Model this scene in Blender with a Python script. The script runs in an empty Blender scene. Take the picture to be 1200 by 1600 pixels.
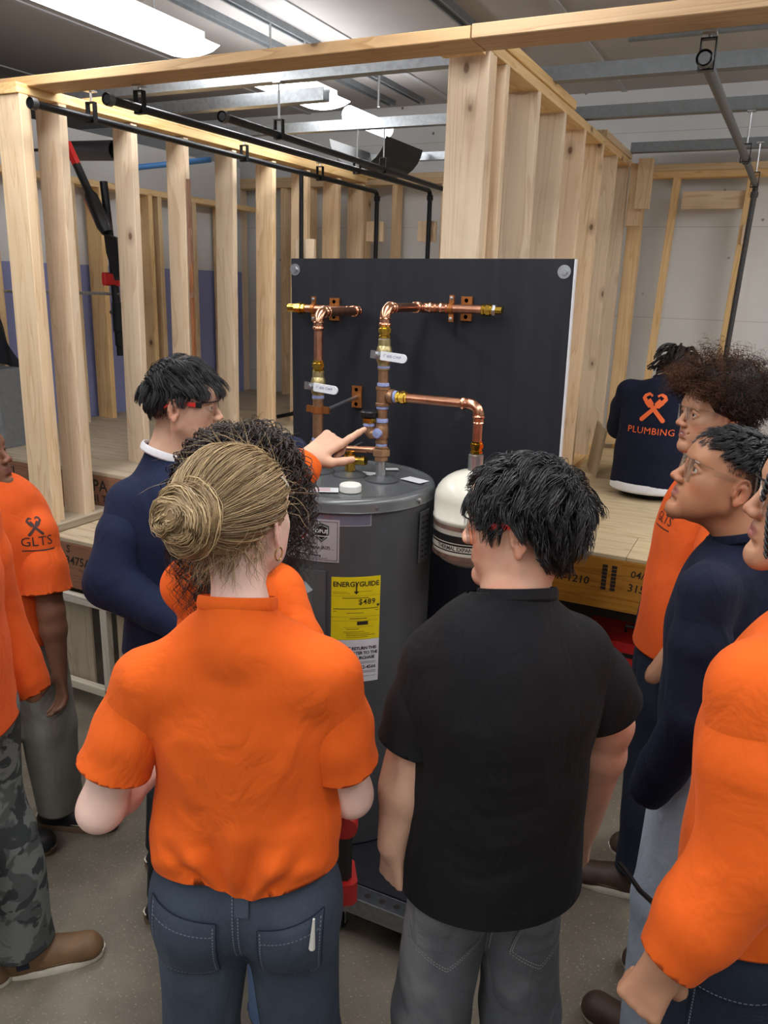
import bpy, bmesh, math, random
import numpy as np
from mathutils import Vector as V, Matrix as MX
from mathutils.bvhtree import BVHTree
S = bpy.context.scene
COL = S.collection
PI = math.pi
random.seed(7)
RNG = np.random.default_rng(7)

# ------------------------------------------------------------------ camera
cam = bpy.data.cameras.new('camera')
cam.sensor_fit = 'VERTICAL'; cam.sensor_height = 36.0; cam.sensor_width = 27.0
cam.lens = 1245.07 / 1600 * 36.0
cam.clip_start = 0.05; cam.clip_end = 60
camo = bpy.data.objects.new('camera', cam); COL.objects.link(camo)
_R = V((0.89797784, 0.43904519, 0.02958255)); _U = V((-0.14599162, 0.23382756, 0.96125497)); _F = V((-0.41511715, 0.86750447, -0.27406888))
camo.matrix_world = MX(((_R.x, _U.x, -_F.x, 0), (_R.y, _U.y, -_F.y, 0), (_R.z, _U.z, -_F.z, 2.0), (0, 0, 0, 1)))
S.camera = camo
# ------------------------------------------------------------------ world, exposure
w = bpy.data.worlds.new('world'); S.world = w; w.use_nodes = True
w.node_tree.nodes['Background'].inputs[0].default_value = (0.93, 0.96, 1.0, 1)
w.node_tree.nodes['Background'].inputs[1].default_value = 0.42
S.view_settings.view_transform = 'Standard'; S.view_settings.look = 'None'
S.view_settings.exposure = 0.0; S.view_settings.gamma = 1.0
S.view_settings.use_curve_mapping = False
LAMP = 14.0            # emission of the fluorescent diffusers

# ------------------------------------------------------------------ object helpers
def wm(o):
    return (wm(o.parent) @ o.matrix_basis) if o.parent else o.matrix_basis.copy()
def link(o, parent=None, M=None):
    COL.objects.link(o)
    M = M or MX()
    if parent is not None:
        o.parent = parent; o.matrix_basis = wm(parent).inverted() @ M
    else:
        o.matrix_basis = M
    return o
def tag(o, label=None, cat=None, group=None, kind=None):
    if label: o['label'] = label
    if cat: o['category'] = cat
    if group: o['group'] = group
    if kind: o['kind'] = kind
    return o
def thing(name, label, cat, loc=(0, 0, 0), group=None, rot=None):
    o = bpy.data.objects.new(name, None); o.empty_display_size = .05
    M = MX.Translation(V(loc))
    if rot is not None: M = M @ rot
    link(o, None, M)
    return tag(o, label, cat, group)
def frame(z, x=None, o=(0, 0, 0)):
    """matrix whose local Z points along z"""
    z = V(z).normalized()
    x = V(x) if x is not None else (V((1, 0, 0)) if abs(z.x) < .9 else V((0, 1, 0)))
    if abs(x.normalized().dot(z)) > .99: x = V((0, 1, 0)) if abs(z.y) < .9 else V((1, 0, 0))
    x = (x - z * x.dot(z)).normalized(); y = z.cross(x); o = V(o)
    return MX(((x.x, y.x, z.x, o.x), (x.y, y.y, z.y, o.y), (x.z, y.z, z.z, o.z), (0, 0, 0, 1)))
class MB:
    def __init__(s): s.v = []; s.f = []; s.mi = []
    def add(s, vs, fs, mi=0):
        n = len(s.v); s.v += [tuple(p) for p in vs]
        s.f += [tuple(i + n for i in f) for f in fs]; s.mi += [mi] * len(fs); return s
    def box(s, lo, hi, mi=0, M=None):
        (a, b, c), (d, e, f) = lo, hi
        vs = [V(p) for p in ((a,b,c),(d,b,c),(d,e,c),(a,e,c),(a,b,f),(d,b,f),(d,e,f),(a,e,f))]
        if M is not None: vs = [M @ p for p in vs]
        return s.add(vs, [(0,3,2,1),(4,5,6,7),(0,1,5,4),(1,2,6,5),(2,3,7,6),(3,0,4,7)], mi)
    def cbox(s, lo, hi, c=.003, mi=0, M=None):
        """box with its four long (local Z) edges chamfered"""
        (a, b, z0), (d, e, z1) = lo, hi
        ring = [(a+c,b),(d-c,b),(d,b+c),(d,e-c),(d-c,e),(a+c,e),(a,e-c),(a,b+c)]
        vs = [V((x, y, z)) for z in (z0, z1) for x, y in ring]
        if M is not None: vs = [M @ p for p in vs]
        return s.add(vs, [tuple(range(7, -1, -1)), tuple(range(8, 16))] + [(i, (i+1) % 8, 8 + (i+1) % 8, 8+i) for i in range(8)], mi)
    def lathe(s, prof, M=None, n=20, mi=0, cap=True, a0=0, a1=2*PI):
        full = abs(a1 - a0 - 2*PI) < 1e-6
        m = n if full else n + 1
        vs = []
        for r, z in prof:
            for i in range(m):
                t = a0 + (a1 - a0) * i / n
                vs.append(V((r*math.cos(t), r*math.sin(t), z)))
        if M is not None: vs = [M @ p for p in vs]
        fs = []
        for j in range(len(prof) - 1):
            for i in range(n):
                k = (i+1) % m
                fs.append((j*m+i, j*m+k, (j+1)*m+k, (j+1)*m+i))
        if cap and full:
            if prof[0][0] > 1e-6: fs.append(tuple(range(m-1, -1, -1)))
            if prof[-1][0] > 1e-6: fs.append(tuple(range((len(prof)-1)*m, len(prof)*m)))
        return s.add(vs, fs, mi)
    def cyl(s, a, b, r, n=14, mi=0, r2=None):
        a, b = V(a), V(b); L = (b - a).length
        return s.lathe([(r, 0), (r if r2 is None else r2, L)], frame(b - a, None, a), n, mi)
    def tube(s, pts, r, n=10, mi=0, cap=True, closed=False):
        pts = [V(p) for p in pts]; N = len(pts); vs = []
        rr = r if hasattr(r, '__len__') else [r] * N
        x = None
        for i, p in enumerate(pts):
            if closed: t = pts[(i+1) % N] - pts[i-1]
            else: t = pts[min(i+1, N-1)] - pts[max(i-1, 0)]
            t.normalize()
            if x is None: x = V((0, 0, 1)) if abs(t.z) < .9 else V((1, 0, 0))
            x = (x - t * x.dot(t)).normalized(); y = t.cross(x)
            for k in range(n):
                a = 2*PI*k/n; vs.append(p + (x*math.cos(a) + y*math.sin(a)) * rr[i])
        fs = []
        for i in range(N if closed else N-1):
            j = (i+1) % N
            for k in range(n):
                l = (k+1) % n; fs.append((i*n+k, i*n+l, j*n+l, j*n+k))
        if cap and not closed: fs += [tuple(range(n-1, -1, -1)), tuple(range((N-1)*n, N*n))]
        return s.add(vs, fs, mi)
    def ell(s, c, r, M=None, n=16, m=10, mi=0):
        prof = [(math.sin(PI*j/m), -math.cos(PI*j/m)) for j in range(m+1)]
        T = MX.Translation(V(c)) @ (M if M is not None else MX()) @ MX.Diagonal((r[0], r[1], r[2], 1))
        return s.lathe(prof, T, n, mi, cap=False)
    def poly(s, pts2, z0, z1, M=None, mi=0):
        n = len(pts2); vs = [V((x, y, z)) for z in (z0, z1) for x, y in pts2]
        if M is not None: vs = [M @ p for p in vs]
        return s.add(vs, [tuple(range(n-1, -1, -1)), tuple(range(n, 2*n))] + [(i, (i+1) % n, n+(i+1) % n, n+i) for i in range(n)], mi)
    def build(s, name, mats, parent=None, M=None, smooth=False, local=False, ang=None):
        """verts are world space unless local: the object's origin frame M is taken out of them"""
        M = M or MX()
        me = bpy.data.meshes.new(name)
        vs = s.v if local else [tuple(M.inverted() @ V(p)) for p in s.v]
        me.from_pydata(vs, [], s.f)
        for m in (mats if isinstance(mats, (list, tuple)) else [mats]): me.materials.append(m)
        if any(s.mi): me.polygons.foreach_set('material_index', s.mi)
        if smooth:
            me.polygons.foreach_set('use_smooth', [True] * len(s.f))
            bm = bmesh.new(); bm.from_mesh(me)
            bmesh.ops.remove_doubles(bm, verts=bm.verts, dist=1e-5)
            for e in bm.edges:
                if len(e.link_faces) == 2 and e.calc_face_angle(0) > (ang or .6): e.smooth = False
            bm.to_mesh(me); bm.free()
        o = bpy.data.objects.new(name, me)
        return link(o, parent, M)
def mesh_obj(name, vs, fs, mats, parent=None, M=None, smooth=True):
    me = bpy.data.meshes.new(name)
    M = M or MX()
    vs = np.asarray(vs, float)
    if M != MX():
        A = np.array(M.inverted()); vs = vs @ A[:3, :3].T + A[:3, 3]
    fs = np.asarray(fs)
    me.vertices.add(len(vs)); me.vertices.foreach_set('co', vs.ravel())
    k = fs.shape[1]
    me.loops.add(fs.size); me.loops.foreach_set('vertex_index', fs.ravel().astype(np.int32))
    me.polygons.add(len(fs)); me.polygons.foreach_set('loop_start', np.arange(0, fs.size, k, dtype=np.int32))
    me.update(calc_edges=True); me.validate()
    for m in (mats if isinstance(mats, (list, tuple)) else [mats]): me.materials.append(m)
    if smooth: me.polygons.foreach_set('use_smooth', [True] * len(me.polygons))
    return link(bpy.data.objects.new(name, me), parent, M)

# ------------------------------------------------------------------ materials
def srgb(r, g, b):
    f = lambda c: c/12.92 if c <= .04045 else ((c+.055)/1.055)**2.4
    return (f(r/255), f(g/255), f(b/255), 1)
class NT:
    def __init__(s, name):
        s.m = bpy.data.materials.new(name); s.m.use_nodes = True
        s.t = s.m.node_tree; s.b = s.t.nodes['Principled BSDF']; s.out = s.t.nodes['Material Output']
    def n(s, typ, **kw):
        nd = s.t.nodes.new(typ)
        for k, v in kw.items():
            if k.startswith('i_'):
                key = k[2:]; key = int(key) if key.isdigit() else key.replace('_', ' ')
                s.put(nd.inputs[key], v)
            else: setattr(nd, k, v)
        return nd
    def put(s, sock, v):
        if isinstance(v, bpy.types.NodeSocket): s.t.links.new(v, sock)
        else: sock.default_value = v
    def coord(s, kind='Object', scale=(1, 1, 1), rand=0.):
        c = s.n('ShaderNodeTexCoord').outputs[kind]
        if rand:
            oi = s.n('ShaderNodeObjectInfo').outputs['Random']
            mul = s.n('ShaderNodeMath', operation='MULTIPLY', i_0=oi, i_1=rand).outputs[0]
            c = s.n('ShaderNodeVectorMath', operation='ADD', i_0=c, i_1=mul).outputs[0]
        return s.n('ShaderNodeMapping', i_Vector=c, i_Scale=scale).outputs[0]
    def noise(s, vec, scale, detail=4, rough=.55, dist=0.):
        return s.n('ShaderNodeTexNoise', i_Vector=vec, i_Scale=scale, i_Detail=detail, i_Roughness=rough, i_Distortion=dist).outputs[0]
    def ramp(s, fac, stops):
        r = s.n('ShaderNodeValToRGB', i_Fac=fac); e = r.color_ramp.elements
        while len(e) < len(stops): e.new(.5)
        for el, (p, c) in zip(e, stops): el.position = p; el.color = c
        return r.outputs[0]
    def mix(s, fac, a, b, mode='MIX'):
        m = s.n('ShaderNodeMix', data_type='RGBA', blend_type=mode)
        s.put(m.inputs[0], fac); s.put(m.inputs[6], a); s.put(m.inputs[7], b); return m.outputs[2]
    def math(s, op, a, b=0.):
        return s.n('ShaderNodeMath', operation=op, i_0=a, i_1=b).outputs[0]
    def bump(s, h, strength=.2, dist=.01):
        s.put(s.b.inputs['Normal'], s.n('ShaderNodeBump', i_Height=h, i_Strength=strength, i_Distance=dist).outputs[0])
    def set(s, **kw):
        for k, v in kw.items(): s.put(s.b.inputs[k.replace('_', ' ')], v)
        return s
G = lambda v: (v, v, v, 1)
def plain(name, col, rough=.5, metal=0., var=.06, scale=30, bump=0., **kw):
    s = NT(name); c = s.coord()
    nz = s.noise(c, scale)
    col2 = tuple(max(0, x*(1-var*2.2)) for x in col[:3]) + (1,)
    s.set(Base_Color=s.ramp(nz, [(.3, col2), (.7, col)]), Roughness=rough, Metallic=metal, **kw)
    if bump: s.bump(nz, bump, .004)
    return s.m
def wood(name, light, dark, knot, knots=1., rough=.62, ply=False, gscale=1.):
    """lumber: grain runs along the object's local Z"""
    s = NT(name)
    c = s.coord('Object', (1, 1, 1), 37.)
    st = s.n('ShaderNodeMapping', i_Vector=c, i_Scale=(9*gscale, 9*gscale, .55*gscale)).outputs[0]
    warp = s.noise(s.n('ShaderNodeMapping', i_Vector=c, i_Scale=(6, 6, 1.6)).outputs[0], 1.0, 2)
    big = s.noise(st, 1.2, 3, .5, .8)
    ring = s.n('ShaderNodeMath', operation='FRACT', i_0=s.math('ADD', s.math('MULTIPLY', big, 7.), s.math('MULTIPLY', warp, 1.2))).outputs[0]
    fine = s.noise(s.n('ShaderNodeMapping', i_Vector=c, i_Scale=(140, 140, 3.5)).outputs[0], 1.0, 3)
    col = s.mix(s.ramp(ring, [(0, G(.0)), (.75, G(.35)), (.93, G(.9)), (1, G(.1))]), light, dark)
    col = s.mix(s.math('MULTIPLY', fine, .35), col, dark)
    oi = s.n('ShaderNodeObjectInfo').outputs['Random']
    tone = s.n('ShaderNodeHueSaturation', i_Color=col, i_Value=s.math('ADD', s.math('MULTIPLY', oi, .26), .86), i_Saturation=s.math('ADD', s.math('MULTIPLY', oi, .3), .85)).outputs[0]
    if knots:
        kv = s.n('ShaderNodeMapping', i_Vector=c, i_Scale=(5.5, 5.5, 3.4)).outputs[0]
        vo = s.n('ShaderNodeTexVoronoi', i_Vector=kv, i_Scale=1.0)
        d = vo.outputs['Distance']
        keep = s.n('ShaderNodeSeparateColor', i_Color=vo.outputs['Color']).outputs[0]
        dd = s.math('ADD', d, s.math('MULTIPLY', s.math('GREATER_THAN', keep, .7 * knots), 1.))
        kcol = s.ramp(dd, [(0, G(.95)), (.055, G(.85)), (.08, G(.35)), (.2, G(0))])
        tone = s.mix(kcol, tone, knot)
    stain = s.noise(c, 3.2, 5, .6)
    tone = s.mix(s.ramp(stain, [(.55, G(0)), (.8, G(.35))]), tone, tuple(x*.55 for x in dark[:3]) + (1,))
    s.set(Base_Color=tone, Roughness=rough)
    s.bump(fine, .18, .002)
    return s.m
M = {}
M['stud'] = wood('stud_wood', srgb(238, 214, 182), srgb(214, 180, 140), srgb(92, 56, 30))
M['plate'] = wood('plate_wood', srgb(232, 202, 156), srgb(206, 166, 114), srgb(86, 52, 28), .8)
M['beam'] = wood('beam_wood', srgb(212, 176, 132), srgb(178, 138, 94), srgb(80, 48, 26), .9)
M['grey_wood'] = wood('grey_deck_ply', srgb(190, 174, 150), srgb(152, 132, 106), srgb(80, 60, 40), .5)
M['ply'] = wood('deck_ply', srgb(214, 196, 164), srgb(180, 154, 116), srgb(96, 66, 40), .5)
M['rim'] = wood('rim_board', srgb(176, 128, 74), srgb(136, 92, 48), srgb(70, 40, 20), .2)
M['rim_dark'] = wood('rim_board_dark', srgb(152, 100, 66), srgb(112, 68, 42), srgb(60, 36, 22), .2)
M['white_wood'] = wood('whitewashed_wood', srgb(206, 198, 184), srgb(168, 156, 138), srgb(110, 90, 70), .4)
M['ink'] = plain('stamp_ink', srgb(34, 26, 22), .8)
M['galv'] = plain('galvanised_steel', srgb(176, 180, 184), .38, .85, .12, 60)
M['strut'] = plain('strut_steel', srgb(170, 174, 178), .42, .7, .12, 45)
M['strut_grey'] = plain('strut_grey_paint', srgb(124, 129, 133), .5, .3, .1, 30)
M['iron'] = plain('black_iron', srgb(34, 34, 37), .38, .55, .1, 80)
M['iron_grey'] = plain('worn_iron', srgb(88, 88, 90), .45, .6, .15, 80)
M['zinc'] = plain('zinc', srgb(196, 198, 200), .3, .9, .1, 80)
M['copper'] = plain('copper', srgb(226, 164, 132), .3, 1., .14, 26)
M['copper_bright'] = plain('bright_copper', srgb(234, 172, 138), .24, 1., .1, 30)
M['bronze'] = plain('bronze_pipe', srgb(186, 146, 112), .4, .8, .16, 40)
M['brass'] = plain('brass', srgb(224, 184, 78), .2, 1., .14, 60)
M['brass_dull'] = plain('cast_brass', srgb(190, 174, 124), .36, .8, .12, 60)
M['tape'] = plain('thread_tape', srgb(150, 160, 206), .6, 0, .12, 120)
M['copper_paint'] = plain('copper_plated_block', srgb(186, 118, 62), .36, .7, .12, 60)
M['white_grip'] = plain('white_vinyl', srgb(232, 234, 238), .35, 0, .02)
M['blue_ink'] = plain('blue_print', srgb(84, 96, 150), .6)
M['black_plastic'] = plain('black_plastic', srgb(22, 22, 24), .4, 0, .1)
M['red_plastic'] = plain('red_plastic', srgb(204, 38, 34), .38, 0, .06)
M['red_cabinet'] = plain('red_enamel', srgb(196, 32, 34), .35, 0, .06)
M['white'] = plain('white_paint', srgb(226, 224, 216), .45, 0, .03)
M['tank_white'] = plain('cream_enamel', srgb(222, 219, 204), .24, 0, .02)
M['paper'] = plain('paper_label', srgb(218, 218, 222), .5, 0, .03)
M['yellow'] = plain('yellow_label', srgb(236, 212, 20), .45, 0, .03)
M['blue_pipe'] = plain('blue_pipe_plastic', srgb(72, 130, 196), .4)
M['dark_cloth'] = plain('dark_canvas', srgb(30, 32, 38), .85, 0, .15)
M['grey_metal'] = plain('grey_enamel', srgb(92, 94, 97), .32, .25, .05, 14)
M['grey_cap'] = plain('grey_enamel_cap', srgb(104, 106, 108), .26, .25, .05, 14)
M['silver'] = plain('silver_label', srgb(196, 194, 200), .35, .3, .03)
M['bluegrey'] = plain('bluegrey_label', srgb(122, 124, 142), .3, .2, .03)
M['lettergreen'] = plain('green_print', srgb(30, 66, 48), .5)
M['letterred'] = plain('red_print', srgb(176, 60, 58), .5)
M['letterwhite'] = plain('white_print', srgb(240, 240, 240), .5, 0, .01)
M['letterfade'] = plain('faded_red_print', srgb(134, 98, 104), .5, 0, .05)
M['black_band'] = plain('black_print', srgb(20, 20, 22), .5)
M['rust_band'] = plain('rust_band', srgb(126, 96, 82), .6, 0, .3, 50)

# floor: worn brown-grey concrete
s = NT('concrete_floor'); c = s.coord()
a = s.noise(c, 1.4, 6, .62); b = s.noise(c, 9, 6, .7); sp = s.noise(c, 120, 2)
col = s.ramp(a, [(.34, srgb(82, 75, 66)), (.5, srgb(106, 97, 84)), (.64, srgb(130, 121, 106))])
col = s.mix(s.ramp(b, [(.45, G(0)), (.75, G(.5))]), col, srgb(96, 88, 76))
vo = s.n('ShaderNodeTexVoronoi', i_Vector=c, i_Scale=16).outputs['Distance']
col = s.mix(s.ramp(s.math('ADD', vo, s.math('MULTIPLY', b, .1)), [(.06, G(.75)), (.1, G(0))]), col, srgb(168, 160, 146))
col = s.mix(s.ramp(sp, [(.63, G(0)), (.7, G(.6))]), col, srgb(180, 172, 156))
s.set(Base_Color=col, Roughness=s.ramp(a, [(.3, G(.38)), (.7, G(.6))])); s.bump(b, .12, .004); M['floor'] = s.m
# painted concrete back wall
s = NT('painted_concrete'); c = s.coord()
a = s.noise(c, .9, 4); b = s.noise(c, 14, 6, .65)
col = s.ramp(a, [(.3, srgb(214, 216, 218)), (.7, srgb(228, 230, 232))])
vo = s.n('ShaderNodeTexVoronoi', i_Vector=c, i_Scale=7.5); 
hole = s.math('ADD', vo.outputs['Distance'], s.math('MULTIPLY', s.math('GREATER_THAN', s.n('ShaderNodeSeparateColor', i_Color=vo.outputs['Color']).outputs[0], .5), 1.))
col = s.mix(s.ramp(hole, [(.05, G(.85)), (.1, G(0))]), col, srgb(84, 80, 78))
sep = s.n('ShaderNodeSeparateXYZ', i_Vector=c).outputs
fr = s.n('ShaderNodeMath', operation='FRACT', i_0=s.math('DIVIDE', sep[2], .61)).outputs[0]
col = s.mix(s.ramp(fr, [(0, G(.45)), (.012, G(0))]), col, srgb(120, 118, 114))
s.set(Base_Color=col, Roughness=.75); s.bump(b, .15, .006); M['wall'] = s.m
M['ceiling'] = plain('ceiling_paint', srgb(172, 167, 165), .8, 0, .05, 3)
M['upper_wall'] = plain('upper_wall_grey', srgb(176, 176, 178), .8, 0, .05, 3)
s = NT('blue_white_partition'); c = s.coord('Object'); z = s.n('ShaderNodeSeparateXYZ', i_Vector=c).outputs[2]
s.set(Base_Color=s.mix(s.math('GREATER_THAN', z, 1.02), srgb(132, 138, 186), srgb(204, 204, 206)), Roughness=.6); M['partition'] = s.m
s = NT('fluorescent_diffuser'); s.set(Base_Color=G(.9), Emission_Color=(.965, .985, 1.0, 1), Emission_Strength=LAMP); M['lamp'] = s.m
# black painted plywood board
s = NT('black_painted_board'); c = s.coord()
a = s.noise(s.n('ShaderNodeMapping', i_Vector=c, i_Scale=(30, 30, 2)).outputs[0], 1., 5); b = s.noise(c, 9, 5)
col = s.ramp(a, [(.3, srgb(26, 27, 34)), (.75, srgb(36, 37, 44))])
col = s.mix(s.ramp(b, [(.66, G(0)), (.76, G(.35))]), col, srgb(70, 70, 74))
s.set(Base_Color=col, Roughness=.6, Specular_IOR_Level=.3); s.bump(a, .1, .002); M['board'] = s.m

# ------------------------------------------------------------------ lettering
def text_mesh(body, size, bold=0., shear=0., space=1.):
    cu = bpy.data.curves.new('t', 'FONT'); cu.body = body; cu.size = size; cu.offset = bold; cu.shear = shear
    cu.space_character = space; cu.align_x = 'CENTER'; cu.align_y = 'CENTER'; cu.resolution_u = 2; cu.fill_mode = 'FRONT'
    o = bpy.data.objects.new('t', cu); me = o.to_mesh()
    vs = [(v.co.x, v.co.y) for v in me.vertices]; fs = [tuple(p.vertices) for p in me.polygons]
    o.to_mesh_clear(); bpy.data.objects.remove(o); bpy.data.curves.remove(cu)
    return vs, fs
def letters(name, body, size, M4, mat, parent, bold=0., mapf=None, lift=.0008, shear=0., space=1.):
    vs, fs = text_mesh(body, size, bold, shear, space)
    mb = MB()
    mb.add([(mapf(x, y) if mapf else M4 @ V((x, y, lift))) for x, y in vs], fs)
    return mb.build(name, mat, parent)
def circ(r, n=16, c=(0, 0), a0=0, a1=2*PI): return [(c[0] + r*math.cos(a0+(a1-a0)*i/n), c[1] + r*math.sin(a0+(a1-a0)*i/n)) for i in range(n)]
# ================================================================== SETTING
def struct(name, mb, mat, label=None, M4=None, **k):
    o = mb.build(name, mat, None, M4, **k); o['kind'] = 'structure'
    if label: o['label'] = label
    return o
struct('floor', MB().box((-6.5, -3.2, -.1), (3.2, 6.3, 0)), M['floor'], 'worn brown grey concrete workshop floor')
struct('wall_back', MB().box((-6.5, 6.1, 0), (3.2, 6.3, 3.32)), M['wall'], 'pale grey painted concrete wall with drilled holes behind the stud frames', MX.Translation((0, 6.1, 0)))
struct('wall_left', MB().box((-6.5, -3.2, 0), (-6.3, 6.1, 3.32)), M['upper_wall'], 'grey wall at the far left of the workshop')
struct('wall_right', MB().box((3.0, -3.2, 0), (3.2, 6.1, 3.32)), M['upper_wall'], 'grey wall at the right of the workshop')
struct('wall_front', MB().box((-6.5, -3.4, 0), (3.2, -3.2, 3.32)), M['upper_wall'], 'grey wall behind the photographer')
cl = struct('ceiling', MB().box((-6.5, -3.4, 3.32), (3.2, 6.3, 3.42)), M['ceiling'], 'grey painted panel ceiling')
for x in (-4.9, -3.7, -2.42, -1.2, .0, 1.2):
    MB().box((x-.02, -3.2, 3.312), (x+.02, 6.1, 3.32)).build('panel_joint', M['upper_wall'], cl)
# ceiling tracks running into the room
def rail(x, w, y0, y1, label):
    mb = MB()
    for dx in (-w/2, w/2-.012): mb.box((x+dx, y0, 3.285), (x+dx+.012, y1, 3.32))
    mb.box((x-w/2+.012, y0, 3.30), (x+w/2-.012, y1, 3.306))
    o = mb.build('ceiling_track', M['strut_grey'], None, MX.Translation((x, y0, 3.25)))
    tag(o, label, 'track')
rail(-2.86, .06, -1., 5.9, 'grey steel ceiling track nearest the long fluorescent lamp')
rail(-2.62, .05, -1., 5.9, 'grey steel ceiling track right of the one beside the lamp')
rail(-1.68, .06, -1., 5.0, 'short pale ceiling rail seen above the tall right stud wall')
# lamps
def lamp(x, y0, y1, z, wd, label):
    t = thing('fluorescent_light', label, 'ceiling light', (x, (y0+y1)/2, z), 'ceiling lights' if 'overhead' in label else None)
    mb = MB()
    n = 8; pts = [(-wd/2 + wd*i/n, -.035*math.sin(PI*i/n)**.6) for i in range(n+1)]; top = .05
    vs = [V((x+px, y, z+.02+pz)) for y in (y0, y1) for px, pz in pts]
    mb.add(vs, [(i, i+1, n+2+i, n+1+i) for i in range(n)] + [tuple(range(n, -1, -1)), tuple(range(n+1, 2*n+2))])
    k = len(mb.v); mb.add([V((x+sx*wd/2, y, z+.02)) for y in (y0, y1) for sx in (-1, 1)] + [V((x+sx*.07, y, z+top)) for y in (y0, y1) for sx in (-1, 1)], [(0, 2, 6, 4), (1, 5, 7, 3), (0, 4, 5, 1), (2, 3, 7, 6)])
    mb.build('diffuser', M['lamp'], t, smooth=True)
    MB().box((x-.068, y0-.005, z+.035), (x+.068, y1+.005, z+.085)).build('housing', M['white'], t)
    if z < 3.2:
        for yy in (y0+.25, y1-.25): MB().cyl((x, yy, z+.085), (x, yy, 3.32), .006).build('hanger_rod', M['zinc'], t)
    return t
lamp(-2.63, .9, 3.3, 3.0, .31, 'long bright fluorescent light above the left stud wall')
lamp(-2.61, 3.66, 4.5, 3.0, .32, 'short fluorescent light seen just beyond the wooden header beam')
lamp(1.0, 2.7, 5.0, 3.0, .3, 'overhead workshop light on the right outside the picture')
lamp(2.2, 2.7, 5.0, 3.0, .3, 'second overhead workshop light further right outside the picture')  # extra lamp added to brighten the right part of the back wall
for x, y0 in ((-2.63, -2.0), (-.9, -2.4), (-.9, .2), (.9, -2.4), (.9, .2)):
    lamp(x, y0, y0+2.3, 3.1, .3, 'overhead workshop light outside the picture')
# open lamp with a dark curved reflector end
t = thing('reflector_light', 'open lamp with dark curved reflector at the end of the strut', 'ceiling light', (-2.55, 4.95, 3.0))
MB().lathe([(.2, -.28), (.2, .28)], frame((0, 1, 0), (1, 0, 0), (-2.52, 5.0, 2.9)), 12, 0, False, PI*.05, PI*.95).build('reflector', M['black_plastic'], t, smooth=True)
MB().cyl((-2.58, 4.72, 3.0), (-2.58, 5.25, 3.0), .05).build('tube_lamp', M['lamp'], t)
MB().cyl((-2.52, 5.0, 3.09), (-2.52, 5.0, 3.32), .008).build('hanger_rod', M['zinc'], t)

# ------------------------------------------------------------------ lumber
def stick(name, a, b, w, t, mat, parent, wdir=(1, 0, 0), hole=None):
    """piece of lumber from a to b (centre line), w along wdir, t across"""
    a, b = V(a), V(b); F = frame(b - a, wdir, a); L = (b - a).length
    mb = MB().cbox((-w/2, -t/2, 0), (w/2, t/2, L), .0025, 0, F)
    return mb.build(name, mat, parent, F)
def jit(s): return random.uniform(-s, s)
def stud(x, y, z0, z1, w, t, parent, mat='stud', name='stud', lean=0.):
    return stick(name, (x - lean, y, z0), (x + jit(.004), y, z1), w, t, M[mat], parent)

# decks ------------------------------------------------------------
def deck(name, label, x0, x1, y0, y1, z, rimh, mat, rimmat, sheets, cat='platform'):
    t = thing(name, label, cat, ((x0+x1)/2, (y0+y1)/2, 0))
    n = len(sheets) - 1
    for i in range(n):
        a, b = sheets[i], sheets[i+1]
        for j, (xa, xb) in enumerate(((x0, (x0+x1)/2 + (.35 if i % 2 else -.3)), ((x0+x1)/2 + (.35 if i % 2 else -.3), x1))):
            F = frame((1, 0, 0), (0, 1, 0), (xa, a, z))
            mb = MB().cbox((0.0015, -.019 + jit(.0008), .0015), (b-a-.0015, jit(.0008), xb-xa-.0015), .002, 0, frame((1, 0, 0), (0, 1, 0), (xa, a, z)))
            mb.build('plywood_sheet', M[mat], t, F)
    F = frame((1, 0, 0), (0, 0, 1), (x0, y0+.022, z-.02))
    rim = MB().cbox((-rimh, -.022, 0), (0, .022, x1-x0), .002, 0, F).build('rim_board', M[rimmat], t, F)
    return t, rim
dR, rimR = deck('plywood_platform', 'right plywood platform with stamped brown rim board that the seated person uses', -2.72, 2.4, 3.4, 6.05, .9, .235, 'ply', 'rim', (3.4, 3.72, 4.9, 6.05))
dL, rimL = deck('plywood_platform', 'raised greyish plywood platform behind the left stud wall', -5.6, -2.76, 2.9, 6.05, 1.05, .2, 'grey_wood', 'rim_dark', (2.9, 4.1, 5.0, 6.05))
dS, rimS = deck('plywood_step', 'lower plywood step under the two front left studs', -4.6, -2.0, 2.5, 2.88, .84, .22, 'grey_wood', 'rim_dark', (2.5, 2.88))
for dk, xs, ys, z in ((dR, (-2.6, -1.1, .6, 2.3), (3.55, 5.9), .88), (dL, (-5.5, -2.85), (3.05, 5.9), 1.03), (dS, (-4.5, -2.1), (2.8,), .82)):
    for x in xs:
        for y in ys: stick('support_leg', (x, y, 0), (x, y, z), .09, .09, M['beam'], dk)
FR = lambda x, y, z: MX(((1, 0, 0, x), (0, 0, -1, y), (0, 1, 0, z), (0, 0, 0, 1)))   # lettering on a face looking at -Y
for body, x, z, sz, bold, mat in (('-1.2E3', -.735, .825, .045, .0006, 'ink'), ('ESR-1210', -.705, .762, .05, .0008, 'ink'), ('04/2', -.395, .825, .045, .0006, 'ink'), ('31505', -.38, .762, .05, .0006, 'ink')):
    letters('stamped_lettering', body, sz, FR(x, 3.4, z), M[mat], rimR, bold, shear=.1)
for i, x in enumerate((-.555, -.515)):
    mb = MB()
    for k in range(7): mb.box((x, 3.3988, .735 + k*.017), (x+.022, 3.4, .749 + k*.017))
    mb.build('stamped_bars', M['ink'], rimR)
for body, x, z, sz in (('Rebuil', -3.72, .965, .1), ('APA', -3.015, .975, .085), ('M81 TI', -3.01, .91, .052)):
    letters('stamped_lettering', body, sz, FR(x, 2.9, z), M['ink'], rimL, .0012)
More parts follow.
